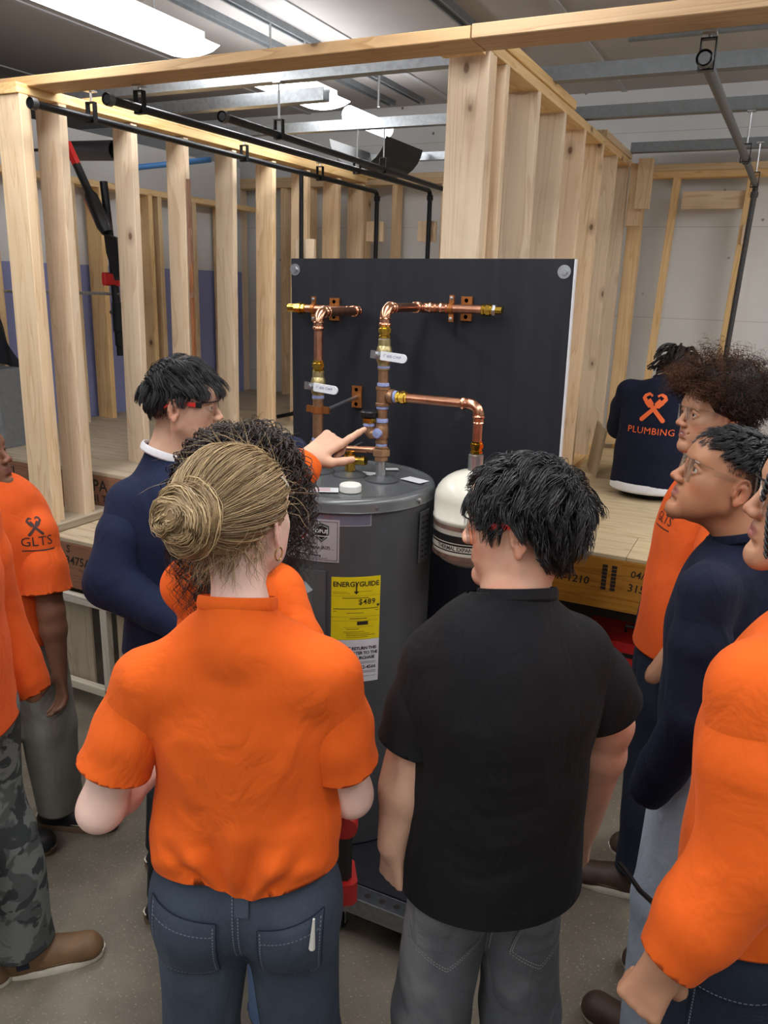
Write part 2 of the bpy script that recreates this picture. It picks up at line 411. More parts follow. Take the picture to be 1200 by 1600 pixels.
for body, x, z, sz in (('S', -2.80, .79, .05), ('23475A', -2.76, .735, .058)):
    letters('stamped_lettering', body, sz, FR(x, 2.5, z), M['ink'], rimS, .0008, shear=.1)

# left stud wall -----------------------------------------------------
lw = thing('stud_wall', 'open left stud wall of pale two by fours on the lower step and raised platform', 'wall frame', (-2.95, 2.55, .84))
LW = .135
stick('bottom_plate', (-2.965, 2.5, .862), (-2.965, 2.88, .862), LW, .038, M['grey_wood'], lw, (1, 0, 0))
F = frame((0, 1, 0), (1, 0, 0))
stick('top_plate', (-2.965, 2.52, 2.72), (-2.965, 5.6, 2.735), LW, .04, M['plate'], lw, (1, 0, 0))
stick('top_plate', (-2.965, 3.0, 2.76), (-2.965, 5.75, 2.775), LW, .038, M['plate'], lw, (1, 0, 0))
for y, z0, w_ in ((2.555, .881, .14), (2.75, .881, .14), (3.19, 1.05, .12), (3.57, 1.05, .12), (3.98, 1.05, .125), (4.386, 1.05, .125), (4.79, 1.05, .125), (5.2, 1.05, .125), (5.56, 1.05, .125)):
    st = stud(-2.965, y, z0, 2.70, w_, .045 if y < 3 else .04, lw, lean=.02)
stud(-2.985, 2.60, .881, 2.70, .1, .038, lw); stud(-2.99, 2.795, .881, 2.70, .1, .038, lw)
# bored hole with dark inside near the foot of the front stud
hm = MB().lathe([(.021, 0), (.024, .0015), (.027, 0)], frame((0, -1, 0), (1, 0, 0), (-2.98, 2.5325, .99)), 18); hm.build('bored_hole_rim', M['plate'], lw, smooth=True)
MB().lathe([(.0, .0008), (.022, .0008)], frame((0, -1, 0), (1, 0, 0), (-2.98, 2.5325, .99)), 18).build('bored_hole', M['ink'], lw)
for y, z in ((3.575, 1.5), (3.575, 1.9)):   # ragged bark edge on the fourth stud
    mb = MB(); 
    pts = [(-2.9 + .004*math.sin(k*1.7) + random.uniform(0, .012), z + .06*k) for k in range(11)]
    n = len(pts); vs = [V((-2.905, y-.019, q)) for p, q in pts] + [V((p, y-.012, q)) for p, q in pts] + [V((-2.905, y+.019, q)) for p, q in pts]
    mb.add(vs, [(i, n+i, n+i+1, i+1) for i in range(n-1)] + [(n+i, 2*n+i, 2*n+i+1, n+i+1) for i in range(n-1)])
    mb.build('bark_edge', M['rim_dark'], lw)
# right stud wall ------------------------------------------------------
rw = thing('stud_wall', 'tall right stud wall of wide pale studs receding behind the black board', 'wall frame', (-1.1, 2.98, .9))
RWX = -1.135; RWW = .155
stick('bottom_plate', (RWX, 3.42, .921), (RWX, 5.9, .921), RWW, .038, M['plate'], rw)
stick('bottom_plate', (RWX, 2.95, .921), (RWX, 3.42, .921), RWW, .038, M['plate'], rw)
stick('top_plate', (RWX, 2.9, 2.82), (RWX, 5.95, 2.82), RWW, .04, M['plate'], rw)
stick('top_plate', (RWX+.01, 3.05, 2.86), (RWX+.01, 4.2, 2.86), RWW, .038, M['plate'], rw)
stick('top_plate', (RWX+.01, 4.95, 2.86), (RWX+.01, 5.8, 2.86), RWW, .038, M['plate'], rw)
stick('splice_block', (RWX, 2.89, 2.775), (RWX, 2.89, 2.845), RWW, .045, M['plate'], rw)
for i, y in enumerate((2.98, 3.17, 3.61, 4.06, 4.49, 4.94, 5.36, 5.81)):
    stud(RWX, y, .94, 2.8, RWW - (.0 if i == 0 else .004), .042, rw)
stud(RWX-.0, 3.03, .94, 2.8, RWW-.012, .04, rw)
for xx, yy, za, zb in ((-.985, 5.72, 2.42, 2.8), (-.93, 5.66, 2.52, 2.82)): stick('end_block', (xx, yy, za), (xx, yy, zb), .09, .06, M['plate'], rw)
stick('end_post', (-1.0, 5.9, .94), (-1.0, 5.9, 2.74), .09, .09, M['plate'], rw)
# header beam -------------------------------------------------------------
hb = thing('header_beam', 'long wooden header beam spanning the front of the bays under the ceiling', 'beam', (-1.5, 2.65, 2.74))
stick('beam_length', (-3.75, 2.65, 2.752), (-.99, 2.65, 2.752), .15, .037, M['beam'], hb, (0, 1, 0))
stick('beam_length', (-.985, 2.65, 2.754), (.9, 2.65, 2.754), .15, .04, M['beam'], hb, (0, 1, 0))
# back frames ---------------------------------------------------------------
bf = thing('stud_wall', 'back stud frame against the concrete wall right of the tall stud wall', 'wall frame', (0, 5.95, .9))
stick('top_plate', (-1.0, 5.97, 2.80), (2.3, 5.97, 2.80), .09, .042, M['plate'], bf, (0, 1, 0))
stick('top_plate', (-1.0, 5.97, 2.757), (2.3, 5.97, 2.757), .09, .042, M['plate'], bf, (0, 1, 0))
stick('bottom_plate', (-1.0, 5.97, .92), (2.3, 5.97, .92), .09, .038, M['plate'], bf, (0, 1, 0))
for x in (-.80, -.345, .12, .55, 1.0, 1.45, 1.9): stick('stud', (x-.02, 5.97, .94), (x+.03, 5.97, 2.735), .042, .09, M['plate'], bf)
stick('blocking', (-.725, 5.98, 2.60), (-.34, 5.98, 2.60), .11, .04, M['stud'], bf, (0, 0, 1))
stick('pipe_backing_block', (-.30, 5.93, 2.32), (-.30, 5.93, 2.44), .05, .05, M['stud'], bf)
bl = thing('stud_wall', 'back stud frame seen above the black board at the rear of the left bay', 'wall frame', (-3, 5.8, 1.))
stick('top_plate', (-6.2, 5.98, 2.80), (-1.3, 5.98, 2.80), .12, .04, M['plate'], bl, (0, 1, 0))
stick('top_plate', (-6.2, 5.98, 2.76), (-1.3, 5.98, 2.76), .12, .04, M['plate'], bl, (0, 1, 0))
for x in (-5.9, -5.45, -5.0, -4.55, -4.3, -3.85, -3.6, -3.1, -2.83, -2.42, -1.95): stick('stud', (x, 5.98, 1.05 if x < -2.8 else .9), (x, 5.98, 2.74), .045, .1, M['stud'], bl)
# side wall of the left bay ----------------------------------------------------
sw = thing('stud_wall', 'dimmer stud wall along the far side of the left bay', 'wall frame', (-4.15, 4, 1.05))
for y in (3.02, 3.33, 3.92, 4.16, 4.62, 4.72, 5.1, 5.5): stud(-4.16, y, 1.05, 2.55, .13, .042, sw, 'plate')
stick('top_plate', (-4.16, 2.95, 2.57), (-4.16, 5.9, 2.57), .13, .04, M['plate'], sw)
po = MB().box((-4.30, 3.3, 1.05), (-4.25, 5.9, 2.9)).build('partition_panel', M['partition'], None, MX.Translation((-4.28, 3.3, 1.05)))
tag(po, 'partition painted periwinkle blue below and white above behind the left bay', 'partition')
# loose plywood offcut leaning on the right wall
F = MX.Translation((-.95, 5.0, .902)) @ MX.Rotation(.12, 4, 'Y') @ MX.Rotation(.35, 4, 'Z')
o = MB().cbox((-.008, -.16, .002), (.008, .16, .3), .002, 0, F).build('plywood_offcut', M['grey_wood'], None, F)
tag(o, 'square plywood offcut standing on the right platform beside the stud wall', 'board')

# ------------------------------------------------------------------ steel struts
def channel(a, b, name, label, mat='strut', w=.041, parent=None):
    a, b = V(a), V(b); F = frame(b - a, (0, 1, 0), a); L = (b-a).length; t = .004; h = w/2
    ring = [(-h, -h), (h, -h), (h, h), (h-t, h), (h-t, -h+t), (-h+t, -h+t), (-h+t, h), (-h, h)]
    if abs((b-a).normalized().z) > .5: pass
    mb = MB().poly(ring, 0, L, F)
    o = mb.build(name, M[mat], parent, F)
    return tag(o, label, 'strut') if parent is None else o
channel((-3.55, 3.4, 2.9), (-1.2, 3.39, 2.9), 'steel_strut', 'galvanised strut nearest the header beam over the left bay', w=.06)
channel((-3.4, 3.82, 2.9), (-2.2, 3.79, 2.9), 'steel_strut', 'short galvanised strut ending in mid air below the lamp', w=.06)
channel((-3.5, 4.52, 2.9), (-1.2, 4.54, 2.9), 'steel_strut', 'galvanised strut crossing left bay behind the short strut', w=.055)
channel((-3.0, 5.35, 2.84), (-2.0, 5.35, 2.84), 'steel_strut', 'rearmost short galvanised strut low over left bay', w=.05)
channel((-1.15, 3.78, 2.9), (2.4, 3.82, 2.9), 'steel_strut', 'uppermost grey strut over the right bay', 'strut_grey', .06)
channel((-1.15, 4.61, 2.9), (2.4, 4.61, 2.9), 'steel_strut', 'middle grey strut over the right bay', 'strut_grey', .06)
channel((-1.05, 5.75, 2.9), (2.4, 5.75, 2.9), 'steel_strut', 'lowest grey strut near the back wall of right bay', 'strut_grey', .06)
o = MB().cyl((-.9, 4.55, 3.22), (2.4, 4.6, 3.22), .016).build('conduit', M['strut_grey'], None, MX.Translation((-.9, 4.55, 3.22))); tag(o, 'thin grey conduit under the ceiling of the right bay', 'pipe')
# ------------------------------------------------------------------ black iron pipes with hangers
def arc_path(pts, rad=.05, n=6):
    """polyline with rounded corners"""
    pts = [V(p) for p in pts]; out = [pts[0]]
    for i in range(1, len(pts)-1):
        a, b, c = pts[i-1], pts[i], pts[i+1]; d1 = (a-b).normalized(); d2 = (c-b).normalized()
        p, q = b + d1*rad, b + d2*rad
        for k in range(n+1):
            t = k/n; out.append(p*(1-t)**2 + b*2*t*(1-t) + q*t*t)
    return out + [pts[-1]]
def hanger(t, x, y, z, r, top):
    mb = MB().cyl((x, y, z+r+.05), (x, y, top), .005, 8)
    mb.box((x-.02, y-.02, top-.006), (x+.02, y+.02, top))
    mb.build('threaded_rod', M['zinc'], t)
    mb = MB()
    for k in (-1, 1): mb.box((x+k*(r+.004)-.002, y-.012, z-r), (x+k*(r+.004)+.002, y+.012, z+r+.045))
    mb.box((x-r-.006, y-.012, z+r+.045), (x+r+.006, y+.012, z+r+.049)); mb.box((x-r-.006, y-.012, z-r-.004), (x+r+.006, y+.012, z-r))
    mb.build('clevis', M['iron'], t)
def pipe_thing(label, pts, r, hangers, mat='iron', caps=True, rad=.05):
    t = thing('iron_pipe', label, 'pipe', pts[0])
    MB().tube(arc_path(pts, rad), r, 12).build('pipe', M[mat], t, smooth=True)
    d = (V(pts[1]) - V(pts[0])).normalized()
    if caps: MB().lathe([(r+.006, 0), (r+.007, .004), (r+.007, .026), (r+.004, .03), (r-.006, .03), (r-.006, .012)], frame(d, None, V(pts[0]) - d*.005), 14, cap=False).build('open_coupling', M['iron_grey'], t, smooth=True)
    for p0, p1 in zip(pts[1:-1], pts[2:]):
        q = V(p0); e = (V(p1)-q).normalized()
        MB().lathe([(r+.005, .03), (r+.006, .035), (r+.006, .06), (r+.004, .065)], frame(e, None, q), 14).build('elbow_collar', M[mat], t, smooth=True)
    for x, y, z, top in hangers: hanger(t, x, y, z, r, top)
    return t
p1 = pipe_thing('black iron pipe hung along the inner face of the left top plate', [(-2.80, 2.50, 2.65), (-2.80, 5.57, 2.65), (-2.80, 5.57, 1.06)], .016, [(-2.80, 2.82, 2.65, 2.76), (-2.80, 3.93, 2.65, 2.74), (-2.80, 4.75, 2.65, 2.74)])
p2 = pipe_thing('middle black iron pipe that bends down to a board backing block', [(-2.44, 2.54, 2.65), (-2.38, 5.57, 2.65), (-2.38, 5.57, .95)], .0165, [(-2.44, 2.72, 2.65, 2.735), (-2.41, 4.52, 2.65, 2.88)])
p3 = pipe_thing('shorter black iron pipe starting further right with open end', [(-2.21, 2.95, 2.65), (-2.25, 5.5, 2.65)], .0165, [(-2.213, 3.38, 2.65, 2.87), (-2.24, 4.53, 2.65, 2.92)])
p4 = pipe_thing('grey and black iron pipe dropping down the right bay', [(-.315, 2.70, 2.655), (-.285, 4.64, 2.655), (-.275, 5.74, 2.65), (-.33, 5.84, .95)], .017, [(-.314, 2.76, 2.655, 2.735), (-.288, 4.61, 2.655, 2.87), (-.277, 5.6, 2.65, 2.88)], 'iron_grey', rad=.03)
p5 = pipe_thing('vertical black iron pipe beside the left edge of the board', [(-2.86, 4.62, 2.68), (-2.86, 4.62, 1.15), (-3.05, 4.62, 1.1)], .014, [], caps=False)
for (x, y, z) in ((-2.86, 4.66, 2.2), (-2.83, 5.6, 2.38), (-2.41, 5.6, 2.38)):
    F = MX.Translation((x, y, z-.07)); o = MB().cbox((-.07, 0, 0), (.07, .03, .14), .002, 0, F).build('pipe_backing_block', M['stud'], lw if x < -2.8 else bl, F)

# ------------------------------------------------------------------ smaller things in and under the bays
sf = thing('support_frame', 'whitewashed wooden frame under the lower plywood step', 'frame', (-2.8, 2.46, 0))
for x in (-2.93, -2.55, -2.2): stick('post', (x, 2.455, 0), (x, 2.455, .56), .04, .035, M['white_wood'], sf)
stick('rail', (-2.95, 2.455, .58), (-2.1, 2.455, .58), .035, .04, M['white_wood'], sf, (0, 1, 0))
stick('lower_rail', (-2.91, 2.455, .14), (-2.1, 2.455, .14), .035, .04, M['white_wood'], sf, (0, 1, 0))
for x0, x1 in ((-2.905, -2.68), (-2.52, -2.24)):
    F = MX.Translation((x0, 2.49, .1)); MB().cbox((0, 0, 0), (x1-x0, .012, .46), .001, 0, F).build('plywood_panel', M['grey_wood'], sf, F)
# red tool chests under the right platform
for k, (x, y, h, lb) in enumerate(((-.42, 3.66, .22, 'lower red metal tool chest on the floor under the right platform'),)):
    t = thing('tool_chest', lb, 'tool chest', (x, y, 0))
    F = MX.Translation((x, y, .02)); b_ = MB().cbox((-.26, -.14, 0), (.26, .14, h), .01, 0, F).build('chest_body', M['red_cabinet'], t, F)
    MB().box((-.25, -.143, .10), (.25, -.14, .112), 0, F).build('drawer_gap', M['ink'], b_)
    MB().box((-.2, -.135, -.02), (.2, .135, 0), 0, F).build('base', M['black_plastic'], t)
    MB().tube([V((x-.07, y-.14, .2)), V((x-.07, y-.165, .2)), V((x+.07, y-.165, .2)), V((x+.07, y-.14, .2))], .006, 8).build('handle', M['zinc'], b_, smooth=True)
t = thing('tool_chest', 'upper red tool box stacked on the chest under the right platform', 'tool chest', (-.40, 3.67, .24))
F = MX.Translation((-.40, 3.67, .242)); b_ = MB().cbox((-.24, -.13, 0), (.24, .13, .2), .012, 0, F).build('box_body', M['red_cabinet'], t, F)
MB().box((-.2, -.134, .13), (.2, -.13, .15), 0, F).build('latch_band', M['black_plastic'], b_)
MB().tube([V((-.46, 3.67, .44)), V((-.46, 3.67, .475)), V((-.34, 3.67, .475)), V((-.34, 3.67, .44))], .008, 8).build('handle', M['black_plastic'], t, smooth=True)
# grey drain pipe, blue pipe, red beam and press tool in the left bay
o = MB().lathe([(.055, 0), (.055, 1.4), (.048, 1.4), (.048, .02)], frame((-.95, .2, .06), None, (-3.55, 3.75, 2.69)), 24, 0, False).build('grey_drain_pipe', M['iron_grey'], None, MX.Translation((-3.55, 3.75, 2.69)), smooth=True); tag(o, 'wide grey drain pipe with open end high in the left bay', 'pipe')
o = MB().lathe([(.016, 0), (.016, .5), (.012, .5), (.012, .01)], frame((.9, .6, .16), None, (-3.55, 3.8, 2.6)), 14, 0, False).build('blue_pipe', M['blue_pipe'], None, MX.Translation((-3.55, 3.8, 2.6)), smooth=True); tag(o, 'short blue plastic pipe high in the left bay', 'pipe')
o = MB().cbox((-.3, -.03, -.1), (1.2, .03, .1), .004, 0, MX.Translation((-6.0, 4.2, 2.75))).build('red_steel_beam', M['red_cabinet'], None, MX.Translation((-5.5, 4.2, 2.75))); tag(o, 'red painted steel beam at the far upper left', 'beam')
pt_ = thing('press_tool', 'black and red press tool hung upside down behind the front left studs', 'power tool', (-3.52, 3.5, 2.45))
dv = (V((-3.30, 3.45, 2.10)) - V((-3.56, 3.45, 2.58))).normalized()
FP = frame(dv, (0, 1, 0), (-3.56, 3.45, 2.58))
MB().lathe([(.001, 0), (.022, .005), (.022, .16), (.036, .19), (.04, .36), (.03, .4), (.001, .41)], FP, 16).build('tool_body', M['black_plastic'], pt_, smooth=True, ang=.8)
MB().cbox((-.012, -.046, .18), (.012, -.03, .36), .004, 0, FP).build('red_grip', M['red_plastic'], pt_); MB().cbox((-.016, -.02, -.12), (.016, .02, .01), .005, 0, FP).build('red_hook_strap', M['red_plastic'], pt_); MB().tube([(-3.6, 3.45, 2.66), (-3.9, 3.45, 2.66), (-4.12, 3.45, 2.60)], .008, 8).build('hanging_strap', M['black_plastic'], pt_)
MB().poly([(-.04, 0), (.045, .02), (.075, .2), (.02, .24), (-.03, .1)], -.02, .02, MX.Translation((-3.335, 3.45, 2.22)) @ MX(((1, 0, 0, 0), (0, 0, 1, 0), (0, -1, 0, 0), (0, 0, 0, 1)))).build('tool_head', M['black_plastic'], pt_)
ps = thing('pipe_assembly', 'vertical black test pipe with red coupling and yellow tag hanging in the left bay', 'pipe', (-3.42, 3.55, 2.3))
MB().tube([(-3.47, 3.55, 2.5), (-3.44, 3.55, 2.1), (-3.425, 3.55, 1.72)], .022, 12).build('pipe', M['iron'], ps, smooth=True)
MB().lathe([(.03, 0), (.03, .16), (.024, .17), (.024, .24), (.018, .25), (.018, .3)], frame((0, 0, -1), None, (-3.425, 3.55, 1.86)), 14).build('reducer', M['iron'], ps, smooth=True, ang=.5)
MB().cbox((-.075, -.03, -.03), (.07, .03, .03), .006, 0, MX.Translation((-3.43, 3.55, 1.985))).build('red_coupling', M['red_plastic'], ps)
for sx in (-.05, .05): MB().cbox((sx-.012, -.036, -.036), (sx+.012, .036, .036), .004, 0, MX.Translation((-3.43, 3.55, 1.985))).build('coupling_clamp', M['red_cabinet'], ps)
MB().lathe([(.024, 0), (.024, .14)], frame((.08, 0, -1), None, (-3.462, 3.55, 2.26)), 14, cap=False).build('yellow_tag', M['yellow'], ps)
MB().tube([(-3.425, 3.55, 1.8), (-3.52, 3.6, 1.8), (-3.6, 3.7, 1.8)], .012, 8).build('side_branch', M['iron'], ps, smooth=True); MB().tube([(-3.36, 3.55, 1.905), (-3.5, 3.55, 1.905), (-4.093, 3.35, 1.9)], .009, 8).build('bracket_rod', M['zinc'], ps)
# slung dark canvas and plywood sheet at the far left
o = MB().cbox((-.5, 0, 0), (.32, .015, 1.4), .001, 0, MX.Translation((-4.45, 3.35, 1.05))).build('plywood_sheet', M['plate'], None, MX.Translation((-4.45, 3.35, 1.05))); tag(o, 'orange toned plywood sheet standing at the far left edge', 'board')
mb = MB(); n = 10
for j in range(n+1):
    for i in range(n+1):
        u_, v_ = i/n, j/n; wv = .03*math.sin(u_*9 + v_*4); mb.v.append((-4.15 + .34*u_*(.35+.65*v_), 3.22 + wv, 1.85 - .34*v_ - .05*u_))
mb.f = [(j*(n+1)+i, j*(n+1)+i+1, (j+1)*(n+1)+i+1, (j+1)*(n+1)+i) for j in range(n) for i in range(n)]; mb.mi = [0]*len(mb.f)
o = mb.build('canvas_bag', M['dark_cloth'], None, MX.Translation((-4.0, 3.22, 1.6)), smooth=True); tag(o, 'dark canvas bag hanging behind the foremost left stud', 'bag')
o = MB().cbox((-.2, -.1, 0), (.1, .07, .44), .01, 0, MX.Translation((-3.92, 3.12, 1.052))).build('grey_bin', M['strut_grey'], None, MX.Translation((-3.92, 3.12, 1.052))); tag(o, 'dark grey bin standing under the hanging canvas bag', 'bin')
for (x, y, a, l, lb) in ((-3.72, 4.55, .3, .22, 'black strap lying on the platform left of the navy sweatshirt'), (-3.0, 5.3, -.5, .2, 'small black offcut on the platform further back')):
    F = MX.Translation((x, y, 1.052)) @ MX.Rotation(a, 4, 'Z'); o = MB().cbox((-l/2, -.03, 0), (l/2, .03, .025), .004, 0, F).build('black_offcut', M['black_plastic'], None, F); tag(o, lb, 'offcut')
# lamp cord hanging in front of the light jeans
o = MB().tube([(-.135, 1.42, .905), (-.114, 1.389, .912), (-.086, 1.346, .918), (-.055, 1.28, .954), (-.027, 1.205, 1.001)], .005, 8).build('power_cable', M['black_plastic'], None, MX.Translation((-.08, 1.4, .7)), smooth=True); tag(o, 'thin black power cable hanging in front of the light jeans', 'cable')
# ================================================================== WATER HEATER DISPLAY
TX, TY, TR, TZ = -1.235, 2.28, .298, 1.38
cart = thing('strut_cart', 'galvanised strut base with casters under the grey water heater', 'cart', (TX, TY, 0))
def slotted(a, b, parent):
    a, b = V(a), V(b); F = frame(b - a, (0, 1, 0), a); L = (b-a).length
    o = MB().poly([(-.03, -.03), (.03, -.03), (.03, .03), (.026, .03), (.026, -.026), (-.026, -.026), (-.026, .03), (-.03, .03)], 0, L, F).build('strut_rail', M['galv'], parent, F)
    mb = MB(); k = .04
    while k < L - .04:
        for sgn, hw in ((1, .0095),):
            mb.poly([(x*.55, y) for x, y in ([(.019*math.cos(q*PI/6), .011*math.sin(q*PI/6)) for q in range(12)])], 0, .0006, MX.Translation(a + (b-a).normalized()*k) @ MX(((0, 1, 0, 0), (1, 0, 0, 0), (0, 0, 1, .0301), (0, 0, 0, 1))))
        k += .05
    mb.build('rail_slots', M['ink'], o)
    return o
def caster(x, y):
    c = MB().lathe([(.012, -.014), (.03, -.014), (.034, -.01), (.034, .01), (.03, .014), (.012, .014)], frame((1, 0, 0), None, (x, y, .034)), 20).build('caster_wheel', M['black_plastic'], cart, smooth=True)
    mb = MB()
    for sx in (-1, 1): mb.box((x+sx*.02-.002, y-.018, .03), (x+sx*.02+.002, y+.018, .085))
    mb.box((x-.03, y-.03, .085), (x+.03, y+.03, .09)); mb.build('caster_fork', M['galv'], c)
for y in (1.87, 2.62): slotted((-1.50, y, .12), (-.68, y, .12), cart)
for x in (-1.48, -.70): slotted((x, 1.9, .12), (x, 2.6, .12), cart)
for x in (-1.46, -1.0, -.73):
    for y in (1.87, 2.62): caster(x, y)
MB().box((-1.49, 1.9, .15), (-.69, 2.6, .156)).build('base_sheet', M['board'], cart)
# black board
FB = MX.Translation((-1.13, 2.66, .156)) @ MX.Rotation(math.radians(-.7), 4, 'Y')
bd = thing('backboard', 'tall black painted plywood board behind the water heater', 'board', (-1.13, 2.66, .156))
MB().cbox((-.53, -.012, 0), (.53, .012, 1.935), .001, 0, FB).build('panel', M['board'], bd, FB)
MB().box((.5301, -.012, 0), (.534, .012, 1.934), 0, FB).build('raw_edge', M['paper'], bd, FB)
for sx in (-.512, .5):
    FF = FB @ MX.Translation((sx, -.012, 1.895)) @ MX.Rotation(PI/2, 4, 'X')
    b_ = MB().lathe([(.001, 0), (.019, 0), (.019, .002), (.011, .0025), (.011, .009), (.0, .009)], FF, 6).build('bolt_head', M['zinc'], bd)
    MB().lathe([(.008, .0024), (.0215, .0024), (.0215, .001), (.001, .001)], FF, 20).build('washer', M['galv'], b_, smooth=True)
for x in (-1.5, -.76): MB().box((x-.02, 2.673, .156), (x+.02, 2.713, 2.0)).build('rear_post', M['galv'], bd)

# tank ---------------------------------------------------------------------
wh = thing('water_heater', 'tall grey electric water heater with yellow energy label on strut base', 'water heater', (TX, TY, .156))
T0 = MX.Translation((TX, TY, 0))
R_ = TR
MB().lathe([(R_-.02, .158), (R_-.008, .162), (R_-.006, .19), (R_-.006, 1.338), (R_-.012, 1.34)], T0, 96).build('jacket', M['grey_metal'], wh, smooth=True)
MB().lathe([(R_-.006, 1.334), (R_, 1.334), (R_+.002, 1.338), (R_, 1.342), (R_, 1.362), (R_-.004, 1.374), (R_-.014, 1.379), (R_-.03, 1.379), (R_-.034, 1.376), (R_-.06, 1.376), (.001, 1.38)], T0, 96).build('top_cap', M['grey_cap'], wh, smooth=True, ang=.9)
def cylp(ang, z, r=R_-.0045): return V((TX + r*math.cos(ang), TY + r*math.sin(ang), z))
def wrap(a_c, zc, r=R_-.0045): return lambda x, y: cylp(a_c + x/R_, zc + y, r)
def label_patch(name, a_c, zc, w_, h_, mat, lift=.0, n=14, round_=0., parent=wh):
    mb = MB(); vs = []
    r = R_ - .0055 + lift
    for j in (-1, 1):
        for i in range(n+1): vs.append(cylp(a_c + (i/n-.5)*w_/R_, zc + j*h_/2, r))
    for j in (-1, 1):
        for i in range(n+1): vs.append(cylp(a_c + (i/n-.5)*w_/R_, zc + j*h_/2, r-.003))
    m = n+1
    fs = [(i, i+1, m+i+1, m+i) for i in range(n)]
    fs += [(2*m+i, 2*m+i+1, i+1, i) for i in range(n)] + [(m+i, m+i+1, 3*m+i+1, 3*m+i) for i in range(n)] + [(2*m, 0, m, 3*m), (n, 2*m+n, 3*m+n, m+n)]
    mb.add(vs, fs); return mb.build(name, mat, parent, smooth=True)
def strip(mb, a_c, zc, x0, x1, y0, y1, lift=.0008, n=8):
    r = R_ - .0055 + lift
    vs = [cylp(a_c + (x0 + (x1-x0)*i/n)/R_, zc + y, r) for y in (y0, y1) for i in range(n+1)]
    mb.add(vs, [(i, i+1, n+2+i, n+1+i) for i in range(n)])
A_EG = -.945; Z_EG = 1.028; W_EG = .158; H_EG = .21
eg = label_patch('energy_label', A_EG, Z_EG, W_EG, H_EG, M['yellow'])
def put(body, x, y, size, mat='ink', bold=.0, par=None, ac=A_EG, zc=Z_EG, lift=.0009, nm='lettering', space=1.):
    return letters(nm, body, size, None, M[mat], par, bold, wrap(ac + x/R_, zc + y, R_-.0055+lift), space=space)
put('ENERGYGUIDE', 0, .081, .0228, 'ink', .0005, eg, space=.97)
put('$489', .035, .022, .026, 'ink', .0003, eg, space=1.08)
mb = MB(); strip(mb, A_EG, Z_EG, -.072, .072, -.001, .001)
for y, x0, x1, h in ((.056, -.075, -.03, .0008), (.051, -.075, -.02, .0008), (.057, .01, .05, .0008), (.043, -.082, .082, .0005), (.036, -.045, .04, .0018), (-.008, -.072, -.062, .0015), (-.008, .064, .074, .0015), (-.014, -.03, .025, .0014), (-.027, -.082, .082, .0006), (-.033, -.02, .036, .002), (-.041, -.075, .072, .0006), (-.062, -.04, .06, .0006), (-.068, -.03, .01, .0014), (-.078, -.04, .03, .0012), (-.084, -.03, .045, .0012), (-.09, -.03, .065, .0012), (-.096, -.03, .04, .0012)):
    strip(mb, A_EG, Z_EG, x0, x1, y-h/2, y+h/2)
strip(mb, A_EG, Z_EG, .004, .04, -.055, -.043)
mb.build('fine_print', M['ink'], eg)
mb = MB()
strip(mb, A_EG, Z_EG, -.002, .002, .056, .085, .001); 
mb.add([cylp(A_EG + x/R_, Z_EG + y, R_-.0045) for x, y in ((-.009, .058), (.009, .058), (0, .048))], [(0, 2, 1)])
mb.add([cylp(A_EG + x/R_, Z_EG + y, R_-.0045) for x, y in ((.066, .012), (.078, .012), (.072, .002))], [(0, 2, 1)])
mb.build('arrow_marks', M['ink'], eg)
Z_RT = Z_EG - H_EG/2 - .0745
rt = label_patch('return_label', A_EG, Z_RT, W_EG, .147, M['paper'])
for i, tx in enumerate(('DO NOT RETURN THIS', 'WATER HEATER TO THE', 'PLACE OF PURCHASE')): put(tx, .0, .044 - i*.0165, .0145, 'ink', .0004, rt, A_EG, Z_RT, space=.92)
put('1-800-432-4566', .018, -.022, .016, 'ink', .0004, rt, A_EG, Z_RT)
mb = MB()
for y in (-.004, -.009, -.036, -.041, -.054): strip(mb, A_EG, Z_RT, -.07, .07, y, y+.0012)
mb.build('fine_print', M['ink'], rt)
A_S = -1.4526; Z_S = 1.2475
pl = label_patch('name_band', A_S + .045, Z_S + .072, .36, .046, M['bluegrey'])
mb = MB(); strip(mb, A_S+.045, Z_S+.072, -.18, .18, .0215, .023, n=24); strip(mb, A_S+.045, Z_S+.072, -.18, .18, -.023, -.021, n=24); strip(mb, A_S+.045, Z_S+.072, .178, .18, -.023, .023); mb.build('band_edge', M['silver'], pl)
for tx, xx, mm in (('PERFOR', -.046, 'letterwhite'), ('M', .006, 'silver'), ('OME', .056, 'letterfade')): put(tx, xx, .0768, .0185, mm, .0003, pl, A_S, Z_S, .0015)
sp = label_patch('sponsor_plate', A_S, Z_S, .19, .135, M['silver'], .002)
mb = MB()
for a in ((-.088, .088, .0605, .062), (-.088, .088, -.062, -.0605), (-.0895, -.088, -.062, .062), (.088, .0895, -.062, .062)): strip(mb, A_S, Z_S, *a, .0028)
mb.build('plate_border', M['ink'], sp)
def disc(mb, x, y, pts, lift): mb.add([cylp(A_S + (x+px)/R_, Z_S + y + py, R_-.0055+lift) for px, py in pts], [tuple(range(len(pts)))])
shield = [(0, .03), (.012, .026), (.023, .022), (.0235, -.002), (.018, -.015), (0, -.03), (-.018, -.015), (-.0235, -.002), (-.023, .022), (-.012, .026)]
mb = MB(); disc(mb, .04, .026, shield, .0028); mb.build('shield', M['lettergreen'], sp)
mb = MB(); disc(mb, .04, .026, [(x*.84, y*.84) for x, y in shield], .0031); mb.build('shield_line', M['silver'], sp)
mb = MB(); disc(mb, .04, .026, [(x*.76, y*.76) for x, y in shield], .0034); mb.build('shield_field', M['black_band'], sp)
put('OPUS', .04, .03, .0165, 'letterwhite', .0004, sp, A_S, Z_S, .0038)
mb = MB(); strip(mb, A_S, Z_S, .016, .064, .014, .0165, .0037); mb.build('shield_rule', M['letterwhite'], sp)
